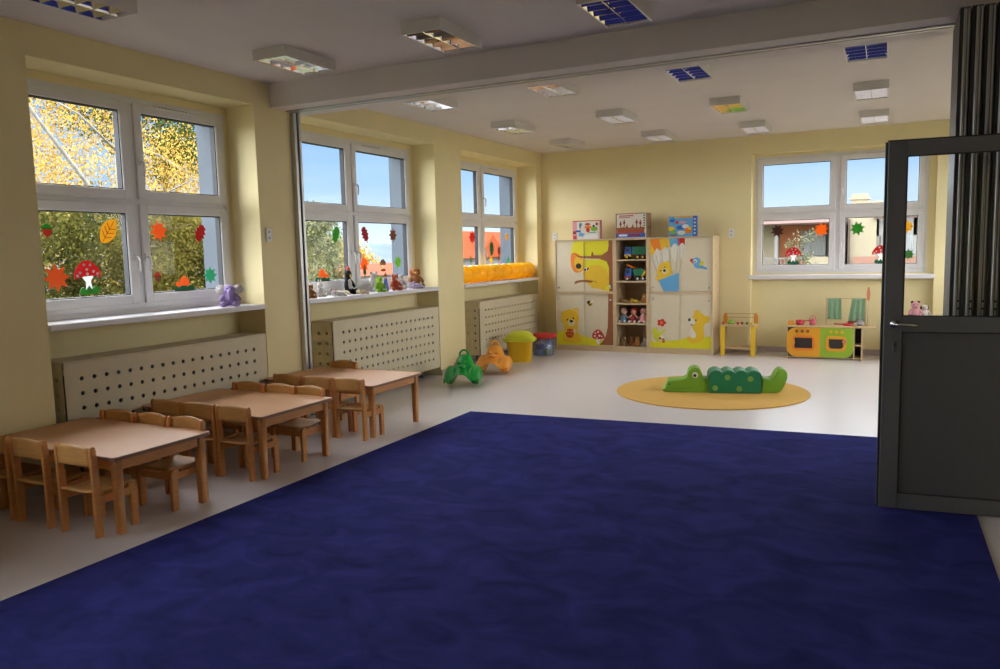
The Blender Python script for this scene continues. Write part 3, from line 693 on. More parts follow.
P_YE = pm('yellow plush', .72, .50, .06); P_OR = pm('orange plush', .55, .26, .07); P_TN = pm('tan plush', .40, .26, .12); P_GY = pm('grey plush', .40, .38, .36)
G2 = 'small animals on the middle shelf'
plush('toy_animal', 'small brown toy animal, left of three on the middle shelf', 'soft toy', (1.53, -.40, shz[2]), .11, P_TN, 'round', True, 20, 'lie', group=G2)
plush('toy_chick', 'small yellow toy chick, middle of three on the middle shelf', 'soft toy', (1.69, -.40, shz[2]), .12, P_YE, 'none', P_OR, -30, 'lie', group=G2)
plush('toy_animal', 'small orange and white toy, right of three on the middle shelf', 'soft toy', (1.85, -.40, shz[2]), .11, P_OR, 'round', P_WH, 10, 'sit', group=G2)
G3 = 'animals on the bottom shelf'
for i, (x, m_, sn, lab, er) in enumerate(((1.515, P_TN, P_CR, 'tan plush animal with pale muzzle, leftmost on the bottom shelf', 'round'), (1.615, P_BR, P_TN, 'dark brown plush animal, second from left on the bottom shelf', 'round'), (1.725, P_OR, P_CR, 'orange plush animal, third from left on the bottom shelf', 'point'), (1.85, P_GY, P_WH, 'grey and white plush animal, rightmost on the bottom shelf', 'flop'))):
    plush('plush_animal', lab, 'soft toy', (x, -.36, shz[0]), .12, m_, er, sn, (-20, 15, -10, 10)[i], 'sit', group=G3)

# ------------------------------------------------------------ toy workbench
t = thing('toy_workbench', 'small wooden toy workbench with yellow legs beside the painted cabinet', 'toy workbench', (0, 0, 0))
YW = cm('yellow paint', .78, .50, .02); WOOD = mat('light wood', (.62, .45, .24), .45, .08, 5, stretch=(12, 3, 3)); ORW = cm('orange paint', .72, .30, .03)
for x in (3.03, 3.455):
    l = MB(); l.box((x - .03, -.50, 0), (x + .03, -.47, .43), YW, .006); l.build('front_leg', YW, t)
    l = MB(); l.box((x - .02 - .01, -.20, 0), (x + .02 - .01, -.17, .60), WOOD, .004); l.build('rear_post', WOOD, t)
    l = MB(); l.box((x - .03, -.47, .40), (x + .03, -.17, .43), YW, .004); l.build('side_rail', YW, t)
for x in (3.02, 3.455):
    a = MB(); a.prism([(x - .03, -.22, .43), (x + .03, -.22, .43), (x + .03, -.22, .56), (x, -.22, .61), (x - .03, -.22, .56)], (0, .018, 0), ORW, .003); a.build('side_ear', ORW, t)
b_ = MB(); b_.box((3.0, -.505, .43), (3.485, -.17, .452), WOOD, .003); b_.build('bench_top', WOOD, t)
b_ = MB(); b_.box((3.06, -.48, .10), (3.43, -.18, .122), WOOD, .003); b_.build('shelf', WOOD, t)
for z in (.53, .585):
    b_ = MB(); b_.box((3.04, -.19, z), (3.44, -.175, z + .012), WOOD, .002); b_.build('rear_rail', WOOD, t)
tools = [('green knob', LGREEN, (3.13, -.40, .452), 'ball'), ('green strip', DGREEN, (3.26, -.50, .40), 'plate'), ('red peg', RED, (3.24, -.45, .452), 'peg'), ('red nut', RED, (3.30, -.45, .452), 'peg'), ('green peg', GREEN, (3.36, -.43, .452), 'peg'), ('red peg', DRED, (3.02, -.52, .452), 'peg')]
b_ = MB(); b_.lathe([(.034, 0), (.042, .02), (.038, .05), (.02, .06), (0, .062)], LGREEN, 16, c=(3.13, -.38, .4525)); tag(b_.build('toy_knob', LGREEN), 'round light green toy knob standing on the toy workbench', 'toy part')  # rounded green knob of the workbench
for i, (m_, x, y, nm) in enumerate(((RED, 3.24, -.45, 'red toy peg on the workbench, just right of the green knob'), (DRED, 3.295, -.43, 'dark red toy peg in the middle of the workbench top'), (GREEN, 3.36, -.44, 'green toy peg near the right end of the workbench top'), (YEL, 3.43, -.46, 'yellow toy peg at the right end of the workbench top'), (RED, 3.03, -.44, 'red toy peg at the left end of the workbench top'))):
    b_ = MB(); b_.lathe([(.012, 0), (.012, .02), (.02, .021), (.02, .035), (0, .037)], m_, 12, c=(x, y, .4525)); tag(b_.build('toy_peg', m_), nm, 'toy part', 'pegs on the toy workbench')

# ------------------------------------------------------------ play kitchen
t = thing('play_kitchen', 'wooden play kitchen with orange and green oven fronts under the back window', 'play kitchen')
KO = cm('kitchen orange', .78, .36, .02); KG = cm('kitchen green', .30, .48, .03); KB = cm('kitchen black', .03, .02, .018)
x0, x1, yf, yb = 3.912, 4.872, -.50, -.17
b_ = MB(); b_.box((x0, yf + .012, 0), (x0 + .015, yb, .44), WOOD, .002); b_.box((x1 - .015, yf + .012, 0), (x1, yb, .44), WOOD, .002); b_.box((4.762, yf + .012, 0), (4.775, yb, .44), WOOD, .002)
b_.box((x0, yb - .012, 0), (x1, yb, .44), WOOD); b_.box((4.775, yf + .012, .195), (x1 - .015, yb, .21), WOOD); b_.box((x0, yf + .02, .015), (x1, yb, .03), WOOD)
b_.box((x0 + .012, yf + .012, .03), (4.762, yf + .02, .44), KB); b_.box((4.775, yb - .05, .03), (x1 - .015, yb - .012, .44), KB); b_.build('cabinet_body', WOOD, t)
b_ = MB(); b_.box((3.90, yf - .015, .44), (5.03, yb, .462), WOOD, .004); b_.build('worktop', WOOD, t)
def rr2(x0, x1, z0, z1, r, corners): 
    pts = []
    for i, (cx, cz, a0) in enumerate(((x1 - r, z1 - r, 0), (x0 + r, z1 - r, 90), (x0 + r, z0 + r, 180), (x1 - r, z0 + r, 270))):
        if corners[i]:
            for k in range(7): pts.append((cx + r * math.cos(R(a0 + 15 * k)), cz + r * math.sin(R(a0 + 15 * k))))
        else: pts.append(((x1 if i in (0, 3) else x0), (z1 if i in (0, 1) else z0)))
    return pts
def plate(pts, y, th, m): mb_ = MB(); mb_.prism([(p[0], y, p[1]) for p in pts], (0, -th, 0), m, 0); return mb_
kof = plate(rr2(3.915, 4.345, .03, .435, .12, (0, 1, 1, 0)), yf + .012, .012, KO).build('oven_front', KO, t)
kgf = plate(rr2(4.345, 4.762, .03, .435, .11, (0, 0, 0, 1)), yf + .012, .012, KG).build('oven_front', KG, t)
plate(rr2(3.985, 4.275, .115, .33, .06, (1, 1, 1, 1)), yf, .010, ORANGE).build('oven_door', ORANGE, kof); plate(rr2(4.015, 4.245, .150, .295, .012, (1, 1, 1, 1)), yf - .010, .003, KB).build('oven_window', KB, kof)
plate(rr2(4.415, 4.675, .115, .325, .06, (1, 1, 1, 1)), yf, .010, KO).build('oven_door', KO, kgf); plate(rr2(4.457, 4.640, .155, .285, .04, (0, 0, 1, 1)), yf - .010, .003, KB).build('oven_window', KB, kgf)
def disc(x, z, r, y, th, m, parent, name='dial'): mb_ = MB(); mb_.prism([(x + r * math.cos(k * .3927), y, z + r * math.sin(k * .3927)) for k in range(16)], (0, -th, 0), m); mb_.build(name, m, parent)
for x in (4.042, 4.115, 4.187): disc(x, .385, .02, yf, .018, BROWN, kof)
for x in (4.48, 4.55, 4.62): disc(x, .380, .02, yf, .018, LEAFY, kgf)
disc(3.995, .225, .028, yf - .01, .016, ORW, kof, 'door_knob'); disc(4.655, .255, .03, yf - .01, .016, cm('coral', .70, .22, .12), kgf, 'door_knob')
b_ = MB(); b_.prism([(3.915, -.45, .462), (4.00, -.45, .462), (4.00, -.45, .50), (3.98, -.45, .53), (3.93, -.45, .525), (3.915, -.45, .50)], (0, .05, 0), ORW, .006); tag(b_.build('toy_block', ORW), 'small orange wooden block on the left end of the play kitchen', 'toy block')
for x in (4.402, 4.895): b_ = MB(); b_.box((x - .010, -.24, .462), (x + .010, -.22, .835), WOOD, .002); b_.build('curtain_post', WOOD, t)
b_ = MB(); b_.tube([(4.39, -.23, .825), (4.905, -.23, .825)], .008, WOOD); b_.build('curtain_rod', WOOD, t)
CURT = mat('sage green cloth', (.24, .40, .24), .9, .06, 30)
for nm, (a0, a1, b0, b1, zb) in (('left', (4.415, 4.590, 4.415, 4.60, .535)), ('right', (4.725, 4.888, 4.680, 4.888, .50))):
    c_ = MB(); P_ = []
    for j in range(12):
        v = j / 11; xa = a0 + (b0 - a0) * v; xb = a1 + (b1 - a1) * v
        P_.append([(xa + (xb - xa) * i / 30, -.246 + .014 * math.sin(i / 30 * 17 + .4 * math.sin(v * 3)) * (.5 + .5 * v), .825 - v * (.825 - zb)) for i in range(31)])
    c_.grid(P_); o = c_.build('curtain', CURT, t); md = o.modifiers.new('t', 'SOLIDIFY'); md.thickness = .002
KRED = cm('glossy red', .62, .03, .06, rough=.25); KPK = cm('glossy pink', .68, .12, .18, rough=.3)
def pot(name, label, x, y, r, h, m, handle, z=.4625):
    t_ = thing(name, label, 'toy pot', (x, y, z), 0, 'toy pots on the play kitchen')
    b1 = MB(); b1.lathe([(r * .85, 0), (r, h * .2), (r * 1.05, h), (r * .95, h), (r * .9, h * .2), (0, h * .12)], m, 22); b1.build('pot_body', m, t_)
    h1 = MB()
    if handle == 'side': h1.tube([(r, 0, h * .8), (r + .04, -.01, h * .95), (r + .09, -.02, h)], [.008, .007, .009], m)
    elif handle == 'arch': h1.tube([(-r, 0, h), (-r * .8, 0, h + .05), (0, 0, h + .075), (r * .8, 0, h + .05), (r, 0, h)], .005, m)
    else: h1.tube([(-r, -.01, h * .7), (-r - .06, -.03, h * .8), (-r - .11, -.05, h * .9)], [.008, .007, .009], m)
    h1.build('handle', m, t_)
    if handle == 'arch': l1 = MB(); l1.lathe([(r * 1.05, h), (r * .7, h + .012), (.01, h + .018), (.012, h + .03), (0, h + .034)], m, 20); l1.build('lid', m, t_)
pot('toy_saucepan', 'red toy saucepan with a side handle, left on the play kitchen', 4.07, -.38, .054, .065, KRED, 'side')
pot('toy_kettle', 'pink red toy kettle with an arched handle on the play kitchen', 4.235, -.38, .042, .06, KPK, 'arch')
pot('toy_pan', 'flat red toy frying pan in front of the green curtains', 4.685, -.40, .062, .03, KRED, 'left')
pot('toy_bowl', 'small dark red toy pot beside the grey pot on the play kitchen', 4.715, -.30, .038, .05, DRED, 'side')
pot('toy_pot', 'grey toy pot at the right of the play kitchen worktop', 4.835, -.38, .043, .06, cm('grey enamel', .30, .28, .28, rough=.3), 'arch')
t = thing('toy_spatula', 'orange toy spatula standing upright at the right curtain post', 'toy spatula', (4.928, -.30, .4625))
a = MB(); a.prism([(-.018, 0, .36), (-.022, 0, .44), (-.010, 0, .52), (.010, 0, .52), (.022, 0, .44), (.018, 0, .36), (.006, 0, .33), (-.006, 0, .33)], (0, .01, 0), cm('salmon', .70, .26, .12), .002); a.build('blade', None, t)
a = MB(); a.tube([(0, .005, 0), (0, .005, .34)], .006, WOOD); a.lathe([(.03, 0), (.03, .012), (.008, .02)], WOOD, 16); a.build('handle', WOOD, t)

# ------------------------------------------------------------ small storage bench behind the door, plush on top
t = thing('low_cabinet', 'low wooden cabinet by the back wall, hidden behind the grey door', 'cabinet', (0, 0, 0))
b_ = MB(); b_.box((5.33, -.55, .04), (5.95, -.15, .56), CAB, .004); b_.box((5.35, -.53, 0), (5.93, -.17, .04), EDGE); b_.build('carcass', CAB, t)
for k in (0, 1): b_ = MB(); b_.box((5.345 + k * .30, -.562, .06), (5.635 + k * .30, -.55, .54), DOORM, .002); b_.build('cabinet_door', DOORM, t)
plush('plush_pig', 'pink and black plush toy seen through the glass of the grey door', 'soft toy', (5.49, -.38, .56), .20, P_PK, 'round', P_PK, 10, 'sit', ear_m=P_BK)
plush('plush_lamb', 'white plush toy with black ears beside the pink plush, seen through the door glass', 'soft toy', (5.60, -.30, .56), .16, P_WH, 'flop', P_WH, 10, 'sit', ear_m=P_BK)

# ------------------------------------------------------------ crocodile seat
CG = cm('croc light green', .19, .42, .03, rough=.45); CD = cm('croc dark green', .010, .21, .095, rough=.45)
t = thing('crocodile_seat', 'green foam crocodile seat with a spotted scaly body on the round rug', 'soft play seat', (3.555, -3.39, .012), R(15)); t.scale = (.94, 1, .93)
def cprism(name, pts, y0, y1, m, bev=.012):
    b1 = MB(); b1.prism([(p[0], y0, p[1]) for p in pts], (0, y1 - y0, 0), m, bev); return b1.build(name, m, t)
hd = smooth([(-.62, .0), (-.625, .06), (-.60, .125), (-.55, .135), (-.45, .145), (-.385, .175), (-.365, .25), (-.31, .285), (-.25, .275), (-.215, .21), (-.20, .16), (-.12, .150), (-.08, .12), (-.08, .0)], 4)
head = cprism('head', hd, -.13, .13, CG)
bd = [(-.135, 0), (-.145, .04), (-.145, .20)]
for k in range(4):
    for j in range(7): bd.append((-.13 + k * .137 + j / 7 * .137, .235 + .030 * math.sin(math.pi * j / 7)))
bd += [(.422, .235), (.432, .20), (.432, .03), (.422, 0)]
body = cprism('body', bd, -.165, .165, CD, .010)
tl = smooth([(.44, 0), (.44, .10), (.46, .165), (.52, .155), (.57, .175), (.60, .235), (.65, .275), (.70, .255), (.715, .19), (.69, .10), (.64, .02), (.58, .0)], 4)
cprism('tail', tl, -.12, .12, CG)
for (x, z) in ((.06, .185), (.31, .17), (-.075, .06), (.19, .055)):
    s_ = MB(); s_.prism([(x + .032 * math.cos(k * .3142), -.1655, z + .032 * math.sin(k * .3142)) for k in range(20)], (0, -.003, 0), cm('croc spot', .22, .42, .08)); s_.build('spot', None, body)
for sg in (-1, 1):
    y = .1305 * sg
    s_ = MB(); s_.prism([(-.295 + .034 * math.cos(k * .3142), y, .205 + .034 * math.sin(k * .3142)) for k in range(20)], (0, .003 * sg, 0), WHITE); s_.prism([(-.300 + .018 * math.cos(k * .3927), y + .003 * sg, .200 + .018 * math.sin(k * .3927)) for k in range(16)], (0, .002 * sg, 0), BLACK); s_.build('eye', None, head)
s_ = MB(); s_.prism([(-.585 + .015 * math.cos(k * .3927), -.1305, .095 + .009 * math.sin(k * .3927)) for k in range(16)], (0, -.002, 0), DGREEN); s_.build('nostril', DGREEN, head)
s_ = MB(); s_.tube([(-.60, -.131, .055), (-.5, -.131, .045), (-.42, -.131, .05), (-.33, -.131, .065)], .0018, DGREEN, 6); s_.build('mouth_line', DGREEN, head)

# ------------------------------------------------------------ rocking toys
def rocker(name, label, x, y, m, rz=0):
    t = thing(name, label, 'rocking toy', (x, y, 0), R(rz), 'plastic rocking toys')
    P_ = []
    for j in range(25):
        u = -1 + 2 * j / 24; v = j / 24; y_ = u * .25
        top = .165 + .10 * v if v < .28 else .193 + .165 * math.sin(min(1, (v - .28) / .40) * math.pi / 2) if v < .70 else .358 - .12 * ((v - .70) / .30) ** 1.8
        rk = .055 * u * u; wg = .25 - .09 * u * u - (.05 * -u if u < 0 else 0)
        sec = [(.0, top), (.05, top - .008), (.082, top - .04), (.10, max(wg - .01, top - .12)), (.125, wg - .03), (.16, wg - .022), (.190, wg - .035), (.206, wg - .09), (.205, .085 + rk), (.190, .035 + rk), (.160, .012 + rk), (.128, .016 + rk), (.108, .05 + rk), (.098, .11 + rk * .6)]
        sec = [(p[0] * (1 + .06 * (1 - u * u)), p[1]) for p in sec]
        P_.append([(-p[0], y_, p[1]) for p in sec[::-1]] + [(p[0], y_, p[1]) for p in sec[1:]])
    s1 = MB(); s1.grid(P_); o = s1.build('moulded_shell', m, t); md = o.modifiers.new('t', 'SOLIDIFY'); md.thickness = .010; md.offset = 0
    md = o.modifiers.new('s', 'SUBSURF'); md.levels = 1; md.render_levels = 1
    h1 = MB(); h1.tube([(.055 * math.cos(a), .07, .352 + .06 * math.sin(a)) for a in [math.pi * k / 12 for k in range(13)]], .012, m); h1.tube([(-.055, .07, .352), (-.06, .07, .32)], .012, m); h1.tube([(.055, .07, .352), (.06, .07, .32)], .012, m); h1.build('handle', m, t)
    f1 = MB()
    for s_ in (-1, 1): f1.ball((s_ * .045, -.055, .275), (.022, .02, .022), m, 12)
    f1.ball((0, -.10, .235), (.045, .035, .03), m, 14); f1.build('moulded_face', m, t)
    return t
RKG = mat('green plastic', (.010, .36, .05), .22, .02, spec=.6); RKO = mat('orange plastic', (.92, .36, .04), .22, .02, spec=.6)
rocker('rocking_toy', 'glossy green plastic rocking toy on the floor near the radiator cover', .63, -3.90, RKG, 20)
rocker('rocking_toy', 'glossy orange plastic rocking toy beside the green one', .575, -2.98, RKO, 16)

# ------------------------------------------------------------ toy bins
t = thing('toy_bin', 'yellow ribbed plastic toy bin with a domed lime lid', 'toy bin', (.43, -1.87, 0), R(20))
BY = mat('yellow plastic', (.80, .46, .01), .35, .02); BL = mat('lime plastic', (.62, .66, .03), .3, .02)
def sq(r, z, n=40, p=4.5):
    out = []
    for k in range(n):
        a = 2 * math.pi * k / n; c, s_ = math.cos(a), math.sin(a); m_ = (abs(c) ** p + abs(s_) ** p) ** (1 / p)
        rb = r * (1 - (.012 if k % 4 == 0 else 0)); out.append((rb * c / m_, rb * .9 * s_ / m_, z))
    return out
b1 = MB(); V = b1.grid([sq(.155, 0), sq(.162, .02), sq(.182, .27), sq(.195, .275), sq(.197, .31)], BY, True, True); b1.b.faces.new(V[0][::-1]); b1.build('bin_body', BY, t)
b1 = MB(); rows = [sq(.225, .300), sq(.230, .335), sq(.205, .345)]
for k in range(1, 7):
    a = k / 7 * math.pi / 2; rows.append([(p[0] * math.cos(a), p[1] * math.cos(a), .345 + .10 * math.sin(a) + (.006 if i % 4 < 2 else 0) * math.cos(a)) for i, p in enumerate(sq(.195, 0))])
rows.append([(0.002 * math.cos(i), 0.002 * math.sin(i), .447) for i in range(40)])
V = b1.grid(rows, BL, True, True); b1.b.faces.new(V[-1]); b1.b.faces.new(V[0][::-1]); b1.build('lid', BL, t)
for s_ in (-1, 1): b1 = MB(); b1.box((s_ * .225 - .02, -.04, .30), (s_ * .225 + .02, .04, .34), BL, .01, 2); b1.build('lid_clip', BL, t)
t = thing('toy_tub', 'clear plastic tub of blocks with a red lid beside the yellow bin', 'toy tub', (.50, -1.17, 0))
TUB = glass('clear plastic', (.80, .84, .92), .10, .15, .14, (.50, .55, .70))
b1 = MB(); b1.lathe([(.150, .0), (.155, .01), (.178, .28), (.175, .28), (.151, .012), (0, .008)], TUB, 36); b1.build('tub_body', TUB, t)
b1 = MB(); b1.lathe([(.188, .270), (.200, .272), (.202, .300), (.192, .306), (.185, .322), (.150, .330), (.10, .322), (.06, .332), (0, .334)], RED, 36); b1.build('lid', RED, t)
bc = [('green', LGREEN), ('pale blue', SKYB), ('dark blue', BLUE), ('lilac', cm('lilac', .40, .30, .55))]
for lay, (zz, ln) in enumerate(((.012, 'bottom'), (.098, 'middle'), (.184, 'top'))):
    for k, wn in enumerate(('facing the carpet', 'facing the cabinets', 'facing the wall', 'facing the tables')):
        a = k * math.pi / 2 - .5 + .15 * lay; cn_, m_ = bc[(k * 3 + lay) % 4]; rr_ = .088
        q_ = MB(); q_.box((-.045, -.045, 0), (.045, .045, .078), m_, .006)
        for (dx, dy) in ((-.02, -.02), (.02, -.02), (-.02, .02), (.02, .02)): q_.lathe([(.012, .078), (.012, .085), (0, .0855)], m_, 10, c=(dx, dy, 0))
        o = q_.build('toy_brick', m_); o.location = (.50 + rr_ * math.cos(a), -1.17 + rr_ * math.sin(a), zz); o.rotation_euler = (0, 0, a)
        tag(o, '%s toy brick in the %s layer of the red lidded tub, %s' % (cn_, ln, wn), 'toy brick', 'bricks inside the clear tub')

# ------------------------------------------------------------ folding partition, door leaf
PG = mat('partition edge grey', (.115, .115, .118), .3, metal=.3)
t = thing('folding_partition', 'stack of grey folding partition panels parked at the right end of the beam', 'partition', (0, 0, 0))
for k in range(11):
    x = 5.50 + k * .0635; o_y = -6.50 - .012 * (k % 2)
    p = MB(); p.box((x, o_y + .02, .012), (x + .056, -5.92, 2.945), GREYP, .002); po = p.build('panel', GREYP, t)
    e1 = MB(); e1.box((x + .020, o_y - .006, .02), (x + .036, o_y + .022, 2.935), PARTM, .006, 3); e1.box((x + .038, o_y, .02), (x + .056, o_y + .022, 2.935), PG, .005, 2); e1.box((x, o_y + .006, .02), (x + .020, o_y + .02, 2.935), RUB); e1.build('edge_profile', PARTM, po)
    for z in (1.215, 1.170): h1 = MB(); h1.lathe([(.007, 0), (.007, .004), (0, .005)], RUB, 10, mt=Matrix.Translation((x + .047, o_y, z)) @ Matrix.Rotation(R(90), 4, 'X')); h1.build('bolt_hole', RUB, po)
    c1 = MB(); c1.box((x + .015, -6.07, 2.94), (x + .04, -6.03, 2.949), ALU); c1.build('hanger', ALU, t)
t = thing('partition_door', 'dark grey partition door standing open with glass above a solid panel', 'door', (5.144, -6.925, 0), R(5.4))
Wd, Hd, th = 1.03, 2.150, .048; z0 = .008
st = MB(); st.box((0, 0, z0), (.098, th, Hd), GREY, .004); st.box((Wd - .098, 0, z0), (Wd, th, Hd), GREY, .004); st.box((.098, 0, Hd - .085), (Wd - .098, th, Hd), GREY, .003); st.box((.098, 0, 1.062), (Wd - .098, th, 1.152), GREY, .003); st.box((.098, 0, z0), (Wd - .098, th, .100), GREY, .003)
st.build('door_frame', GREY, t)
p = MB(); p.box((.098, .012, .100), (Wd - .098, th - .012, 1.062), GREYP); p.build('door_panel', GREYP, t)
gk = MB()
for (a, b_, c, d) in ((.098, Wd - .098, .100, .106), (.098, Wd - .098, 1.056, 1.062), (.098, .104, .100, 1.062), (.098, Wd - .098, 1.152, 1.158), (.098, Wd - .098, Hd - .091, Hd - .085), (.098, .104, 1.152, Hd - .085), (Wd - .104, Wd - .098, 1.152, Hd - .085)):
    gk.box((a, .002, c), (b_, .012, d), RUB)
gk.box((-.012, .010, z0 + .01), (0, th - .006, Hd - .002), RUB); gk.box((0, .01, Hd), (Wd, th - .01, Hd + .008), RUB); gk.build('seal', RUB, t)
p = MB(); p.box((.098, .02, 1.152), (Wd - .098, .026, Hd - .085), GLASSD); p.build('door_glass', GLASSD, t)
h_ = MB(); h_.lathe([(.024, 0), (.024, .008), (.012, .010), (.010, .045), (0, .045)], STEEL, 20, mt=Matrix.Translation((.058, 0, 1.108)) @ Matrix.Rotation(R(90), 4, 'X'))
h_.tube([(.058, -.045, 1.108), (.075, -.050, 1.108), (.14, -.050, 1.106), (.175, -.046, 1.104)], [.0095, .0095, .009, .008], STEEL); h_.build('door_handle', STEEL, t)
h_ = MB(); h_.box((.050, -.007, .945), (.072, 0, 1.005), GREYP, .003); h_.lathe([(.005, 0), (.005, .003), (0, .003)], BLACK, 10, mt=Matrix.Translation((.061, -.007, .985)) @ Matrix.Rotation(R(90), 4, 'X')); h_.build('lock_plate', GREYP, t)
t = thing('partition_jamb', 'grey partition post the open door hangs on, beyond the right edge', 'partition post', (6.18, -6.85, 0))
p = MB(); p.box((0, 0, 0), (.07, .9, 2.945), GREYP, .003); p.build('post_panel', GREYP, t)
for z in (.25, 1.1, 1.95): p = MB(); p.tube([(-.008, 0, z - .05), (-.008, 0, z + .05)], .010, STEEL); p.build('hinge', STEEL, t)

# ------------------------------------------------------------ ceiling lights
def make_light():
    t = thing('ceiling_light', '', 'ceiling light', (0, 0, H), 0, 'white louvred ceiling lights')
    w_, l, h_ = .32, .60, .08
    b1 = MB(); tk = .012
    b1.box((-w_ / 2, -l / 2, -h_), (-w_ / 2 + tk, l / 2, 0)); b1.box((w_ / 2 - tk, -l / 2, -h_), (w_ / 2, l / 2, 0)); b1.box((-w_ / 2 + tk, -l / 2, -h_), (w_ / 2 - tk, -l / 2 + tk, 0)); b1.box((-w_ / 2 + tk, l / 2 - tk, -h_), (w_ / 2 - tk, l / 2, 0)); b1.box((-w_ / 2 + tk, -l / 2 + tk, -.012), (w_ / 2 - tk, l / 2 - tk, 0))
    b1.build('lamp_housing', LAMPW, t)
    r1 = MB(); a, b_ = w_ / 2 - tk - .001, l / 2 - tk - .001
    for cx in (-a / 2, a / 2):      # two parabolic troughs
        P_ = []
        for i in range(9):
            u = -1 + 2 * i / 8; P_.append([(cx + u * a / 2, -b_, -h_ + .004 + .052 * (1 - u * u)), (cx + u * a / 2, b_, -h_ + .004 + .052 * (1 - u * u))])
        r1.grid(P_)
    r1.build('reflector', MIRR, t)
    sp_ = MB(); sp_.prism([(-.003, -b_, -h_ + .002), (.003, -b_, -h_ + .002), (.022, -b_, -h_ + .045), (-.022, -b_, -h_ + .045)], (0, 2 * b_, 0)); sp_.build('louvre_spine', MIRR, t)
    for cx in (-a / 2, a / 2):
        for k in range(5):
            y = -b_ + 2 * b_ * (k + .5) / 5
            f1 = MB(); f1.prism([(cx - a / 2, y - .002, -h_ + .003), (cx - a / 2, y + .002, -h_ + .003), (cx - a / 2, y + .046, -h_ + .050), (cx - a / 2, y - .046, -h_ + .050)], (a, 0, 0)); f1.build('louvre_blade', MIRR, t)
    return t
cols = [.905, 2.26, 3.55, 4.96]; cn = ['nearest the window wall', 'second from the window wall', 'third from the window wall', 'farthest from the window wall']
lp = make_light(); first = True
for (y, rn, cs) in ((-8.80, 'cut off at the top left corner of the view', [0]), (-6.97, 'just on this side of the beam', [0, 1, 2]), (-4.93, 'first row beyond the beam', [0, 1, 2, 3]), (-2.95, 'middle row beyond the beam', [0, 1, 2, 3]), (-1.10, 'row nearest the back wall', [0, 1, 2, 3])):
    for c in cs:
        lab = 'white louvred ceiling light, %s, %s' % (rn, cn[c]) if y > -8 else 'white louvred ceiling light ' + rn
        x = cols[c] - (.07 if y < -8 else 0)
        if first: lp.location = (x, y, H); lp['label'] = lab; first = False
        else: copy_tree(lp, None, lab, (x, y, H))

# ------------------------------------------------------------ wall sockets
def socket(loc, rz, label):
    t = thing('wall_socket', label, 'wall socket', loc, R(rz), 'white double wall sockets')
    p = MB(); p.box((-.042, -.012, -.065), (.042, 0, .065), WHITE, .006, 2); p.build('face_plate', WHITE, t)
    for z in (-.028, .028): p = MB(); p.lathe([(.013, 0), (.013, .001), (.011, .0012), (0.0, .0005)], LINE, 16, mt=Matrix.Translation((0, -.012, z)) @ Matrix.Rotation(R(90), 4, 'X')); p.build('socket_hole', GREYP, t)
socket((0, -6.40, 1.785), 90, 'white double wall socket on the pier right of the nearest window')
socket((3.06, 0, 1.77), 0, 'white double wall socket on the back wall right of the cabinets')
socket((.233, 0, 1.80), 0, 'white wall socket in the back corner, left of the cabinets')

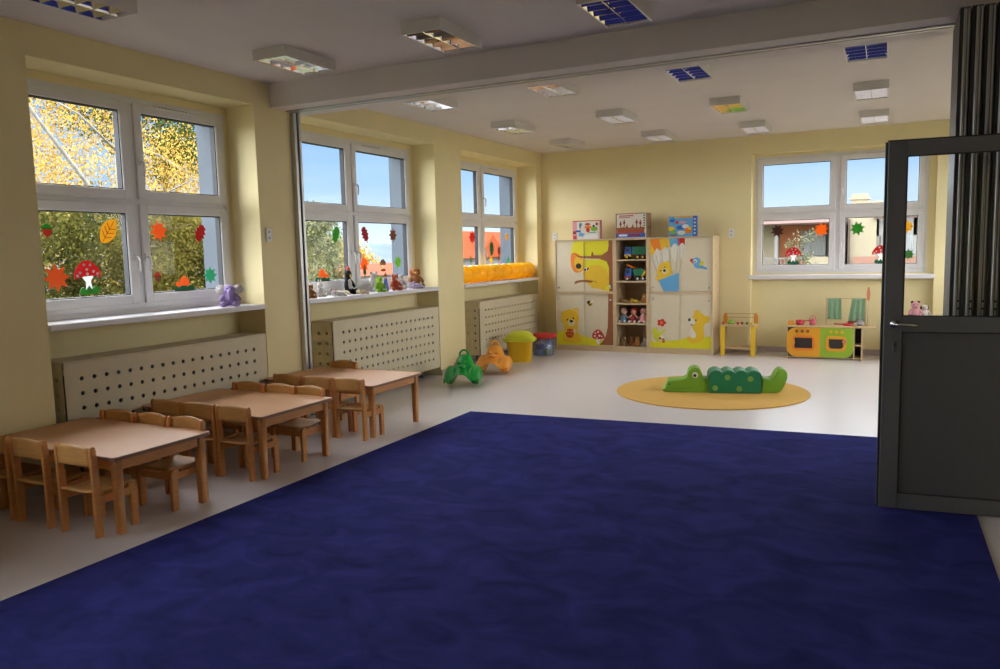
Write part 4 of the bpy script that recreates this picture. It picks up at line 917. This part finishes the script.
# ------------------------------------------------------------ paper decorations on the panes
def st_leaf(kind):
    if kind == 'maple':
        pts = []
        for k in range(14):
            a = math.pi / 2 + k * math.pi / 7; r = (1.0, .55)[k % 2] * (1.0 if k % 4 else 1.08); pts.append((r * math.cos(a), r * math.sin(a)))
        return [(pts, 0), ([(-.05, -.9), (.05, -.9), (.09, -1.25), (.0, -1.25)], 0)]
    if kind == 'star':
        pts = []
        for k in range(16):
            a = math.pi / 2 + k * math.pi / 8; r = (1.0, .60)[k % 2]; pts.append((r * math.cos(a), r * math.sin(a)))
        return [(smooth(pts, 3), 0)]
    if kind == 'oak':
        L_ = []; Rr_ = []
        for k in range(9):
            v = -1 + 2 * k / 8; wd = .82 * math.sqrt(max(0, 1 - v * v * .95)) * (1.0 if k % 2 else .62)
            L_.append((-wd, v)); Rr_.append((wd, v))
        return [(smooth(Rr_ + L_[::-1], 3), 0), ([(-.05, -1.0), (.05, -1.0), (.05, -1.35), (-.05, -1.35)], 0)]
    if kind == 'birchleaf':
        return [(smooth([(0, 1), (.45, .5), (.6, -.1), (.35, -.75), (0, -1), (-.35, -.75), (-.6, -.1), (-.45, .5)], 4), 0), ([(-.02, -.9), (.02, -.9), (.02, .8), (-.02, .8)], 1)] + [([(0, y), (s_ * .42, y + .3), (s_ * .42, y + .36), (0, y + .06)], 1) for y in (-.6, -.25, .1) for s_ in (-1, 1)]
    if kind == 'acorn':
        return [(smooth([(0, -1), (.5, -.5), (.55, .1), (-.55, .1), (-.5, -.5)], 4), 0), (smooth([(-.65, .05), (.65, .05), (.5, .5), (0, .65), (-.5, .5)], 4), 1), ([(-.07, .6), (.07, .6), (.05, 1.0), (-.05, 1.0)], 1)]
    if kind == 'mushroom':
        r = [(smooth([(-.22, -.85), (.22, -.85), (.16, -.3), (.35, .05), (-.35, .05), (-.16, -.3)], 3), 1), (smooth([(-.85, -.05), (-.4, .05), (.4, .05), (.85, -.05), (.8, .4), (.4, .85), (0, .98), (-.4, .85), (-.8, .4)], 4), 0)]
        r += [(ell(x, y, .09, .09, 10), 1) for (x, y) in ((-.45, .3), (0, .45), (.42, .3), (-.15, .75), (.25, .7), (.0, .18), (-.65, .12), (.66, .12))]
        r += [(smooth([(-.55, -1.0), (.55, -1.0), (.6, -.7), (.35, -.55), (.15, -.75), (0, -.5), (-.2, -.75), (-.4, -.55), (-.6, -.7)], 2), 2)]
        return r
    if kind == 'hedgehog':
        sp_ = []
        for k in range(18):
            a = -.1 + k * (math.pi + .2) / 17; sp_.append((.62 * math.cos(a) * (1, .76)[k % 2], -.25 + .78 * math.sin(a) * (1, .76)[k % 2]))
        return [(sp_ , 0), (smooth([(.4, -.3), (.65, .05), (.95, -.2), (.6, -.4)], 3) if True else None, 0), (ell(.95, -.17, .07, .07, 8), 2), ([(-1.0, -.75), (1.0, -.75), (1.0, -.3), (.6, -.45), (.2, -.3), (-.2, -.42), (-.6, -.3), (-1, -.4)], 1)]
    if kind == 'tree':
        return [(smooth([(-.3, -.1), (0, 1), (.3, -.1)], 3), 0), ([(-.1, -1), (.1, -1), (.08, 0), (-.08, 0)], 0)]
def film(m):
    nm = m.name + ' film'
    if nm in MATS: return MATS[nm]
    f = m.copy(); f.name = nm; t = f.node_tree; b_ = t.nodes['Principled BSDF']; out = t.nodes['Material Output']; link = b_.inputs['Base Color'].links[0]
    tr = N(t, 'ShaderNodeBsdfTranslucent'); t.links.new(link.from_socket, tr.inputs[0]); ms = N(t, 'ShaderNodeMixShader'); ms.inputs[0].default_value = .45
    t.links.new(b_.outputs[0], ms.inputs[1]); t.links.new(tr.outputs[0], ms.inputs[2]); t.links.new(ms.outputs[0], out.inputs[0]); MATS[nm] = f; return f
def sticker(name, label, kind, mats, u, z, s, ang, side, flip=1, cat='window sticker'):
    mb_ = MB(); ca, sa = math.cos(R(ang)), math.sin(R(ang)); s *= .72 if kind == 'oak' else .86; mats = [film(m) for m in mats]
    for i, (pts, mi) in enumerate(st_leaf(kind)):
        m = mats[min(mi, len(mats) - 1)]; P_ = []
        for (a, c) in pts:
            a *= flip; a2 = (a * ca - c * sa) * s; c2 = (a * sa + c * ca) * s
            P_.append((a2, c2))
        lift = .0006 + .0004 * i
        if side == 'l': mb_.prism([(-.3458, u + p[0], z + p[1]) for p in P_], (lift, 0, 0), m)
        else: mb_.prism([(u + p[0], .1808, z + p[1]) for p in P_], (0, -lift, 0), m)
    o = mb_.build(name, None); tag(o, label, cat, 'autumn paper decorations on the windows'); return o
n1, n2, n3, n4 = 'the nearest window', 'the window with the plush toys', 'the window with the yellow balloons', 'the back window'
LL = [
 ('acorn_sticker', 'red brown acorn sticker at the top left of the lower panes of ' + n1, 'acorn', [RUST, GREEN], -8.306, 1.82, .068, 0, 'l', 1),
 ('leaf_sticker', 'yellow veined leaf sticker on ' + n1, 'birchleaf', [LEAFY, BROWN], -7.80, 1.815, .13, -35, 'l', 1),
 ('leaf_sticker', 'orange maple leaf sticker on ' + n1, 'star', [MAPLE], -7.327, 1.82, .105, 10, 'l', 1),
 ('leaf_sticker', 'dark red oak leaf sticker on ' + n1, 'oak', [cm('leaf red', .42, .015, .012)], -6.885, 1.808, .105, -30, 'l', 1),
 ('leaf_sticker', 'large orange brown maple leaf sticker, bottom left of ' + n1, 'star', [cm('leaf orange', .60, .16, .02)], -8.262, 1.464, .125, 5, 'l', 1),
 ('mushroom_sticker', 'red spotted mushroom sticker on ' + n1, 'mushroom', [RED, WHITE, GREEN], -8.01, 1.46, .150, 4, 'l', 1),
 ('acorn_sticker', 'small brown acorn sticker low on the right pane of ' + n1, 'acorn', [BROWN, RUST], -7.369, 1.44, .06, 8, 'l', 1),
 ('hedgehog_sticker', 'orange hedgehog sticker on dark grass, ' + n1, 'hedgehog', [MAPLE, DGREEN, BLACK], -7.095, 1.385, .125, 0, 'l', -1),
 ('leaf_sticker', 'teal green leaf sticker at the bottom right of ' + n1, 'star', [TEAL], -6.80, 1.43, .095, 0, 'l', 1),
 ('leaf_sticker', 'green oak leaf sticker on ' + n2, 'oak', [GREEN], -4.969, 1.817, .12, -20, 'l', 1),
 ('leaf_sticker', 'dark red oak leaf sticker on ' + n2, 'oak', [cm('leaf crimson', .33, .01, .02)], -4.431, 1.822, .12, 25, 'l', 1),
 ('leaf_sticker', 'brown leaf sticker on ' + n2, 'star', [BROWN], -3.851, 1.815, .105, 0, 'l', 1),
 ('hedgehog_sticker', 'orange hedgehog sticker on dark grass, ' + n2, 'hedgehog', [MAPLE, DGREEN, BLACK], -5.235, 1.385, .14, 0, 'l', 1),
 ('leaf_sticker', 'pale orange maple leaf sticker on ' + n2, 'star', [ORANGE], -4.475, 1.475, .12, 0, 'l', 1),
 ('grass_sticker', 'dark green grass sticker under the pale orange leaf', 'tree', [DGREEN], -4.464, 1.37, .12, 0, 'l', 1),
 ('mushroom_sticker', 'small brown mushroom sticker on ' + n2, 'mushroom', [BROWN, CREAM, BROWN], -4.09, 1.45, .085, 0, 'l', 1),
 ('leaf_sticker', 'yellow green leaf sticker at the right of ' + n2, 'star', [LGREEN], -3.765, 1.48, .10, 12, 'l', 1),
 ('leaf_sticker', 'red leaf sticker on ' + n3, 'star', [RED], -1.79, 1.80, .125, 0, 'l', 1),
 ('leaf_sticker', 'dark green oak leaf sticker on ' + n3, 'oak', [DGREEN], -1.173, 1.63, .14, 0, 'l', 1),
 ('acorn_sticker', 'dark brown acorn sticker on ' + n3, 'acorn', [DRED, BROWN], -.912, 1.60, .09, 0, 'l', 1),
 ('leaf_sticker', 'yellow leaf sticker on ' + n3, 'star', [LEAFY], -.631, 1.81, .085, 0, 'l', 1),
 ('tree_sticker', 'small brown tree sticker at the far left of ' + n3, 'tree', [BROWN], -2.12, 1.46, .09, 0, 'l', 1),
 ('tree_sticker', 'small olive tree sticker beside the brown tree, ' + n3, 'tree', [cm('olive', .12, .14, .02)], -1.85, 1.46, .10, 0, 'l', 1),
 ('leaf_sticker', 'small yellow leaf sticker just above the yellow balloons', 'star', [YEL], -1.2, 1.45, .075, 0, 'l', 1),
 ('tree_sticker', 'small dark red tree sticker just above the yellow balloons', 'tree', [DRED], -.93, 1.46, .085, 0, 'l', 1),
 ('leaf_sticker', 'teal leaf sticker at the bottom right of ' + n3, 'star', [TEAL], -.595, 1.43, .085, 0, 'l', 1),
 ('leaf_sticker', 'dark brown maple leaf sticker on ' + n4, 'star', [cm('dark brown', .09, .035, .02)], 3.685, 1.785, .115, 15, 'b', 1),
 ('leaf_sticker', 'orange maple leaf sticker on ' + n4, 'star', [ORANGE], 4.285, 1.785, .125, 5, 'b', 1),
 ('leaf_sticker', 'bright green leaf sticker on ' + n4, 'star', [GREEN], 4.755, 1.785, .12, 12, 'b', 1),
 ('leaf_sticker', 'yellow leaf sticker on %s, seen through the door glass' % n4, 'star', [LEAFY], 5.376, 1.79, .105, 0, 'b', 1),
 ('mushroom_sticker', 'red spotted mushroom sticker at the left of ' + n4, 'mushroom', [RED, WHITE, DGREEN], 3.91, 1.42, .145, 0, 'b', 1),
 ('mushroom_sticker', 'red spotted mushroom sticker half hidden by the grey door', 'mushroom', [RED, WHITE, DGREEN], 5.06, 1.42, .145, 0, 'b', 1),
 ('leaf_sticker', 'green leaf sticker low on %s, seen through the door glass' % n4, 'star', [cm('mid green', .08, .25, .06)], 5.40, 1.41, .095, 0, 'b', 1),
]
for a in LL: sticker(*a)

# ------------------------------------------------------------ soft toys on the sills
def trunk(t, hc):
    b1 = MB(); b1.tube([hc + Vector((0, -.18, -.02)), hc + Vector((0, -.30, -.10)), hc + Vector((0, -.34, -.26)), hc + Vector((0, -.36, -.42)), hc + Vector((0, -.44, -.5))], [.10, .085, .07, .055, .05], P_PU); o = b1.build('trunk', P_PU, t)
    for k in (-1, 1): b1 = MB(); b1.ball(hc + Vector((k * .30, -.01, .0)), (.13, .05, .18), P_WH); b1.build('ear_lining', P_WH, t)
el = plush('plush_elephant', 'purple plush elephant with white ears on the nearest windowsill', 'soft toy', (-.12, -6.80, ZS), .19, P_PU, 'big', None, 44, 'sit', trunk, P_WH)
el.scale = (.22, .22, .175)
SG = 'soft toys on the second windowsill'
def bill(t, hc):
    b1 = MB(); b1.ball((0, -.13, .42), (.19, .14, .28), P_WH); b1.build('belly', P_WH, t)
    b1 = MB(); b1.ball(hc + Vector((0, -.02, .23)), (.13, .13, .16), P_RD); b1.build('cap', P_RD, t)
sx = -.13
plush('plush_bear', 'brown plush bear at the far left of the second windowsill', 'soft toy', (sx, -5.70, ZS), .115, P_BR, 'round', P_TN, 62, 'sit', group=SG)
plush('plush_rabbit', 'white plush rabbit seated behind the pink and white toy', 'soft toy', (-.22, -5.44, ZS), .125, P_WH, 'long', P_WH, 70, 'sit', group=SG)
plush('plush_pig', 'pink and white plush toy lying on the second windowsill', 'soft toy', (-.07, -5.34, ZS), .125, P_WH, 'round', P_PK, 60, 'lie', ear_m=P_PK, group=SG)
plush('plush_lamb', 'cream plush toy lying right of the pink and white one', 'soft toy', (-.17, -5.12, ZS), .11, P_CR, 'flop', P_CR, 40, 'lie', group=SG)
plush('plush_dog', 'cream plush toy lying in front of the black penguin', 'soft toy', (-.05, -4.94, ZS), .10, P_CR, 'flop', P_CR, 60, 'lie', group=SG)
pg = plush('plush_penguin', 'tall black plush penguin with a red cap and white belly', 'soft toy', (-.20, -4.98, ZS), .20, P_BK, 'none', P_YE, 78, 'sit', bill, group=SG); pg.scale = (.16, .18, .25)
plush('plush_frog', 'bright green plush frog on the second windowsill', 'soft toy', (-.08, -4.56, ZS), .145, P_GR, 'round', None, 62, 'sit', group=SG)
plush('plush_mouse', 'pink and white plush toy peeking over the green frog', 'soft toy', (-.24, -4.44, ZS), .19, P_WH, 'round', P_PK, 70, 'sit', ear_m=P_PK, group=SG)
t = thing('toy_figure', 'slim blue toy figure between the green frog and the red fox', 'toy figure', (-.10, -4.40, ZS), 0, SG)
FB = cm('figure blue', .08, .13, .50)
b1 = MB(); b1.lathe([(.034, 0), (.036, .03), (.026, .09), (.020, .13), (.014, .15)], FB, 16); b1.build('body', FB, t)
b1 = MB(); b1.ball((0, 0, .168), (.022, .022, .024), cm('doll skin', .72, .42, .34)); b1.build('head', None, t)
b1 = MB(); b1.lathe([(.028, .175), (.018, .195), (0, .225)], BROWN, 14); b1.build('hat', BROWN, t)
plush('plush_fox', 'red orange plush fox with pointed ears on the second windowsill', 'soft toy', (-.10, -4.21, ZS), .155, P_RD, 'point', P_CR, 60, 'sit', group=SG)
plush('plush_cat', 'pale grey plush cat right of the red fox', 'soft toy', (-.17, -4.00, ZS), .15, P_GY, 'point', P_WH, 55, 'sit', group=SG)
plush('plush_dog', 'large brown plush dog with dark floppy ears at the right end', 'soft toy', (-.15, -3.69, ZS), .215, P_BR, 'flop', P_OR, 50, 'sit', ear_m=P_RD, group=SG)
plush('plush_hippo', 'white and lilac plush toy lying in front of the brown dog', 'soft toy', (-.06, -3.83, ZS), .15, pm('lilac plush', .50, .42, .58), 'round', P_WH, 62, 'lie', group=SG)
BALLM = film(mat('yellow balloon', (.95, .60, .02), .2, .02, spec=.6))
b1 = MB(); P_ = []
n = 96; ya, yb = -2.56, -.24
for j in range(n + 1):
    v = j / n; seg = 11; ph = (v * seg) % 1.0
    r = .092 + .034 * abs(math.sin(math.pi * v * seg)) ** .6
    if v < .02 or v > .98: r *= math.sqrt(max(0, min(v, 1 - v) / .02)) * .98 + .02
    P_.append([(-.13 + r * math.cos(2 * math.pi * i / 20) * .95, ya + (yb - ya) * v, ZS + .127 + r * math.sin(2 * math.pi * i / 20)) for i in range(20)])
t = None
# the row is a chain of single balloons
b1.b.free()
for k in range(11):
    yy = ya + (k + .5) * (yb - ya) / 11
    b1 = MB(); b1.ball((0, 0, 0), (.124, .128, .124), BALLM, 28, rings=18)
    o = b1.build('balloon', BALLM); o.location = (-.125 + .008 * math.sin(k * 2.1), yy, ZS + .124)
    where = 'at the left end' if k == 0 else 'at the right end' if k == 10 else '%s from the left' % ('', 'second', 'third', 'fourth', 'fifth', 'sixth', 'seventh', 'eighth', 'ninth', 'tenth')[k]
    tag(o, 'shiny yellow balloon on the farthest windowsill, %s of the row' % where, 'balloon', 'yellow balloons on the farthest windowsill')
    tb = MB(); tb.lathe([(.004, 0), (.010, .012), (.003, .014)], BALLM, 10, mt=Matrix.Translation((0, .1115, 0)) @ Matrix.Rotation(R(-90), 4, 'X')); ob = tb.build('knot', BALLM, o)

# ------------------------------------------------------------ outside, colours darkened to offset the strong fill suns
GND = mat('grass field', (.05, .055, .02), .9, .3, .5)
mb = MB(); mb.box((-400, -200, -4.4), (200, 400, -4.0), GND); struct(mb.build('ground_outside', GND))
ROOF = mat('orange roof tiles', (.20, .040, .012), .8, .14, 14, stretch=(1, 6, 6), spec=.05); BEIGE = mat('cream render', (.26, .225, .15), .8, .03, 6); TERR = mat('terracotta render', (.42, .15, .07), .8, .04, 6)
WHR = mat('white render', (.20, .195, .185), .8, .03, 6); DKW = cm('dark opening', .06, .06, .07); RAIL = cm('railing grey', .16, .15, .15); BLIND = mat('pale blinds', (.28, .29, .29), .7, .3, 3, stretch=(20, 20, 1))
class Bld:
    def __init__(s, name, label): s.t = thing(name, label, 'building')
    def part(s, name, m, *boxes, parent=None):
        b1 = MB()
        for a, b_ in boxes: b1.box(a, b_, m)
        return b1.build(name, m, parent or s.t)
B_ = Bld('balcony_house', 'terracotta and cream house with a covered balcony, seen through the back window')
B_.part('wall', TERR, ((2.35, 11.5, -4), (4.0, 20, 2.25))); B_.part('side_wall', BEIGE, ((1.2, 11.2, -4), (2.38, 20, 2.12)))
B_.part('balcony_slab', WHR, ((1.2, 10.0, .35), (4.05, 11.5, .5))); B_.part('balcony_parapet', BEIGE, ((3.2, 10.0, .5), (4.05, 10.1, 1.25)))
b1 = MB(); b1.prism([(.8, 9.7, 2.10), (.8, 9.7, 2.20), (.8, 15, 2.46), (.8, 20, 2.20), (.8, 20, 2.1)], (3.3, 0, 0), cm('brown eaves', .17, .10, .08)); b1.build('roof', None, B_.t)
B_.part('gutter', cm('pale gutter', .24, .16, .15), ((.8, 9.62, 2.13), (4.1, 9.7, 2.22)))
B_.part('post', WHR, ((2.42, 10.02, .5), (2.50, 10.1, 2.12)))
for (a, b2) in ((3.0, 3.58), (3.66, 4.0)):
    wf = B_.part('window', WHR, ((a - .06, 11.42, 1.2), (b2 + .06, 11.5, 1.95))); B_.part('blind', BLIND, ((a, 11.40, 1.27), (b2, 11.42, 1.88)), parent=wf)
rl = MB(); rl.box((1.2, 10.0, 1.20), (3.25, 10.03, 1.24), RAIL)
for k in range(24): rl.box((1.22 + k * .085, 10.0, .5), (1.24 + k * .085, 10.02, 1.2), RAIL)
rl.build('railing', RAIL, B_.t)
B2 = Bld('cream_house', 'cream house with white glazed porch and brick balcony beyond the back window')
B2.part('wall', BEIGE, ((4.2, 10.3, -4), (4.86, 20, 2.35)), ((4.86, 12.0, -4), (7.5, 20, 2.3)))
B2.part('porch_frame', WHR, ((4.86, 10.4, 1.75), (7.2, 10.5, 2.25)), ((4.86, 10.4, .4), (4.92, 10.5, 2.2)), ((5.36, 10.4, .4), (5.44, 10.5, 2.2)), ((5.7, 10.4, .4), (5.78, 10.5, 2.2)), ((6.1, 10.4, .4), (6.2, 10.5, 2.2)))
B2.part('dark_beam', cm('dark wood', .08, .05, .04), ((4.80, 10.2, 2.18), (6.6, 10.3, 2.24)), ((4.20, 10.2, .3), (4.25, 10.29, 2.2)), ((4.84, 10.33, .3), (4.86, 10.39, 2.2)))
B2.part('window', BLIND, ((4.95, 11.97, 1.0), (6.6, 12.0, 1.8)))
B2.part('balcony_wall', cm('balcony brick', .22, .11, .075), ((4.35, 9.9, .4), (6.8, 10.0, .62)), ((4.35, 9.9, .68), (6.8, 10.0, .92)), ((4.35, 9.9, .97), (6.8, 10.0, 1.24)), )
B2.part('chimney', BEIGE, ((4.12, 14, 2.2), (4.55, 14.5, 3.05)), ((4.55, 14, 2.2), (4.95, 14.5, 2.82)), ((4.05, 13.95, 2.88), (4.62, 14.55, 2.93)))
b1 = MB(); b1.box((5.1, 14, 2.4), (5.3, 14.3, 2.78), RED); b1.build('vent_pipe', RED, B2.t)
tag(B_.t, group=None)
B3 = Bld('red_roof_house', 'house with a broad orange tiled roof close beyond the balloon window')
B3.part('wall', WHR, ((-17.2, 22.5, -4), (-14.6, 33.5, 1.35)))
b1 = MB()
b1.b.free(); b1 = MB()
V = [(-14.0, 21.6, 1.28), (-14.0, 34.0, 1.28), (-17.8, 34, 1.28), (-17.8, 21.6, 1.28), (-15.9, 24.0, 2.75), (-15.9, 32.0, 2.75)]
for f in ((0, 1, 5, 4), (1, 2, 5), (2, 3, 4, 5), (3, 0, 4)): b1.ngon([V[i] for i in f], ROOF)
b1.build('roof', ROOF, B3.t)
b1 = MB(); 
for f in (((-13.9, 24.0, 1.3), (-13.9, 27.4, 1.3), (-14.0, 25.8, 2.50)), ((-13.9, 24.0, 1.3), (-14.0, 25.8, 2.50), (-15.7, 25.8, 2.50), (-14.8, 24.0, 1.3)), ((-13.9, 27.4, 1.3), (-14.8, 27.4, 1.3), (-15.7, 25.8, 2.5), (-14.0, 25.8, 2.50))): b1.ngon(f, ROOF)
b1.build('roof_gable', ROOF, B3.t)
B3.part('window', DKW, ((-14.62, 23, -.5), (-14.58, 24.2, .8)), ((-14.62, 26, -.5), (-14.58, 27.2, .8)))
B4 = Bld('low_house', 'white house with a low orange roof far beyond the plush toy window')
B4.part('wall', WHR, ((-32, 28.5, -4), (-26, 41, .22)))
b1 = MB(); b1.prism([(-25.6, 28.0, .18), (-32.4, 28.0, .18), (-29, 28.0, .92)], (0, 13.5, 0), ROOF); b1.build('roof', ROOF, B4.t)
B4.part('window', DKW, ((-26.02, 30, -1.2), (-25.98, 31, -.3)), ((-26.02, 33, -1.2), (-25.98, 34, -.3)))
HILL = mat('blue green hills', (.030, .055, .075), .95, .15, .06)
b1 = MB(); P_ = []
for j in range(7):
    v = j / 6; row = []
    for i in range(61):
        yy = -20 + i * 5.5; hgt = (6.0 + .6 * math.sin(yy * .035) + .7 * math.sin(yy * .11 + 1) + .4 * math.sin(yy * .31)) * math.sin(v * math.pi * .6) / math.sin(math.pi * .6)
        row.append((-120 - v * 60, yy, -4 + max(0, hgt) * 1.25))
    P_.append(row)
b1.grid(P_, HILL); struct(b1.build('hills_outside', HILL))

def leafmat(name, c1, c2_, tl=.12):
    m = bpy.data.materials.new(name); m.use_nodes = True; t = m.node_tree; t.nodes.clear()
    oi = N(t, 'ShaderNodeTexCoord'); n = N(t, 'ShaderNodeTexNoise'); n.inputs['Scale'].default_value = 2.6; n.inputs['Detail'].default_value = 6; t.links.new(oi.outputs['Object'], n.inputs[0])
    r = N(t, 'ShaderNodeValToRGB'); r.color_ramp.elements[0].position = .38; r.color_ramp.elements[1].position = .62; r.color_ramp.elements[0].color = (*c1, 1); r.color_ramp.elements[1].color = (*c2_, 1); t.links.new(n.outputs[0], r.inputs[0])
    d = N(t, 'ShaderNodeBsdfDiffuse'); tr = N(t, 'ShaderNodeBsdfTranslucent'); mx_ = N(t, 'ShaderNodeMixShader'); mx_.inputs[0].default_value = tl
    t.links.new(r.outputs[0], d.inputs[0]); t.links.new(r.outputs[0], tr.inputs[0]); t.links.new(d.outputs[0], mx_.inputs[1]); t.links.new(tr.outputs[0], mx_.inputs[2])
    o = N(t, 'ShaderNodeOutputMaterial'); t.links.new(mx_.outputs[0], o.inputs[0]); return m
LY = leafmat('golden birch leaves', (.24, .14, .025), (.58, .40, .10)); LG = leafmat('olive leaves', (.06, .065, .015), (.14, .125, .03)); LP = leafmat('pine needles', (.025, .045, .012), (.07, .09, .02)); LPG = leafmat('pale green leaves', (.10, .12, .05), (.24, .24, .12)); LYG = leafmat('yellow green leaves', (.12, .10, .02), (.22, .18, .04))
BARK = mat('white birch bark', (.26, .24, .20), .8, .3, 8, stretch=(1, 1, .3)); BARKD = mat('grey bark', (.16, .12, .09), .9, .2, 8)
def leaves(name, m, parent, clumps, n, size, droop=0, seed=1, dens=None):
    rn = random.Random(seed); vs = []; fs = []
    for _ in range(n):
        c, r = rn.choice(clumps)
        while True:
            p = Vector((rn.uniform(-1, 1), rn.uniform(-1, 1), rn.uniform(-1, 1)))
            if p.length <= 1: break
        p = Vector((c[0] + p.x * r[0], c[1] + p.y * r[1], c[2] + p.z * r[2]))
        a = Vector((rn.gauss(0, 1), rn.gauss(0, 1), rn.gauss(0, 1) - droop)).normalized(); b_ = a.orthogonal().normalized(); b_ = Matrix.Rotation(rn.uniform(0, 6.28), 3, a) @ b_
        s_ = size * rn.uniform(.6, 1.3); i = len(vs)
        vs += [p - a * s_, p + b_ * s_ * .55, p + a * s_, p - b_ * s_ * .55]; fs.append((i, i + 1, i + 2, i + 3))
    me = bpy.data.meshes.new(name); me.from_pydata([tuple(v) for v in vs], [], fs); me.materials.append(m)
    o = bpy.data.objects.new(name, me); COL.objects.link(o); o.parent = parent; return o
def tree(name, label, x, y, h, spread, lm, bm, n, size, seed, trunk_lean=(0, 0), droop=0, z0=-4.0, r0=.16, lowest=.2, limbs=9, fs=(0, 0), limb=None):
    rn = random.Random(seed); t = thing(name, label, 'tree', (x, y, z0), 0, 'trees outside the windows')
    b1 = MB(); tp = []
    for k in range(9):
        v = k / 8; tp.append((trunk_lean[0] * v + .15 * math.sin(v * 5 + seed), trunk_lean[1] * v + .15 * math.cos(v * 4 + seed), h * v))
    b1.tube(tp, [r0 * (1 - .85 * k / 8) for k in range(9)], bm, 10); clumps = []
    for k in range(limbs):
        v = lowest + (1 - lowest) * (k + .5) / limbs; i = min(7, int(v * 8)); p = Vector(tp[i]).lerp(Vector(tp[i + 1]), v * 8 - i)
        a = k * 2.4 + seed; ln = spread * (1 - .55 * (v - lowest)) * rn.uniform(.7, 1.1); q_ = p + Vector((math.cos(a) * ln, math.sin(a) * ln, ln * .5)); b1.tube([p, p.lerp(q_, .5) + Vector((0, 0, ln * .1)), q_], [r0 * .35, r0 * .22, r0 * .1], bm, 7)
        for f_ in (.4, .75, 1.0):
            c = p.lerp(q_, f_); rr_ = spread * rn.uniform(.26, .42); clumps.append(((c.x, c.y, c.z - droop * rr_ * .6), (rr_, rr_, rr_ * (1 + droop * .8))))
    clumps.append(((tp[-1][0], tp[-1][1], h), (spread * .4, spread * .4, spread * .5)))
    clumps = [((c[0] + fs[0], c[1] + fs[1], c[2]), r) for c, r in clumps]
    if limb: b1.tube([(p[0] - x, p[1] - y, p[2] - z0) for p in limb], [.045, .04, .032, .025], bm, 8)
    b1.build('trunk', bm, t); leaves('foliage', lm, t, clumps, n, size, droop, seed); return t
tree('birch_tree', 'tall golden birch with a pale leaning trunk, left part of the nearest window', -7.6, -1.75, 12.0, 2.5, LY, BARK, 42000, .029, 3, (-.1, -.5), 1.2, r0=.075, limbs=12, fs=(-2.4, 0), limb=[(-7.65, -1.90, 2.1), (-7.55, -2.64, 2.87), (-7.5, -3.55, 3.95), (-7.4, -4.3, 4.9)])
tree('birch_tree', 'drooping golden birch in the right part of the nearest window', -11.5, 2.6, 8.1, 2.1, LY, BARK, 36000, .033, 5, (.4, .3), 1.5, r0=.13, limbs=11)
tree('birch_tree', 'golden birch standing farthest back behind the nearest window', -15.5, .4, 12.5, 3.2, LY, BARK, 30000, .042, 9, (.5, .2), 1.2, r0=.18, limbs=11)
tree('pine_tree', 'green pine at the top right of the nearest window', -19.5, 9.2, 14.5, 3.0, LP, BARKD, 16000, .08, 12, (0, 0), 0, r0=.2, lowest=.55)
for i, (x, y, hh, m_, lab) in enumerate(((-6.7, -4.0, 6.1, LG, 'olive bush low in the left pane of the nearest window'), (-6.9, -2.4, 6.2, LYG, 'yellow green bush low in the middle of the nearest window'), (-7.1, -.7, 6.1, LG, 'olive bush low in the right pane of the nearest window'), (-10.5, .9, 6.4, LYG, 'yellow green bush behind the olive bushes, nearest window'))):
    tree('bush', lab, x, y, hh, 1.25, m_, BARKD, 24000, .036, 20 + i, (0, 0), .3, r0=.05, lowest=.45, limbs=12)
tree('garden_tree', 'pale green loose tree at the left of the plush toy window', -22.5, 21.6, 7.6, 2.1, LPG, BARKD, 16000, .085, 31, (0, 0), .2, lowest=.1, limbs=12)
for i, (x, y, hh, s_, m_, lab) in enumerate(((-42, 44, 5.6, 3.2, LYG, 'yellow green tree far off above the low orange roof, left'), (-44, 52, 5.9, 3.2, LY, 'golden tree far off above the low orange roof, right'), (-40, 38, 5.2, 2.8, LPG, 'pale green tree far off behind the garden tree'), (-60, 70, 5.6, 4.5, LG, 'olive tree farthest off on the skyline'))):
    tree('distant_tree', lab, x, y, hh, s_, m_, BARKD, 5000, .16, 40 + i, (0, 0), 0, lowest=.15)
tree('young_spruce', 'thin pale conifer in front of the terracotta house', 3.25, 9.2, 5.75, .42, leafmat('pale needles', (.09, .10, .05), (.16, .16, .10)), BARKD, 900, .035, 50, (0, 0), .2, lowest=.72, r0=.04, limbs=9)
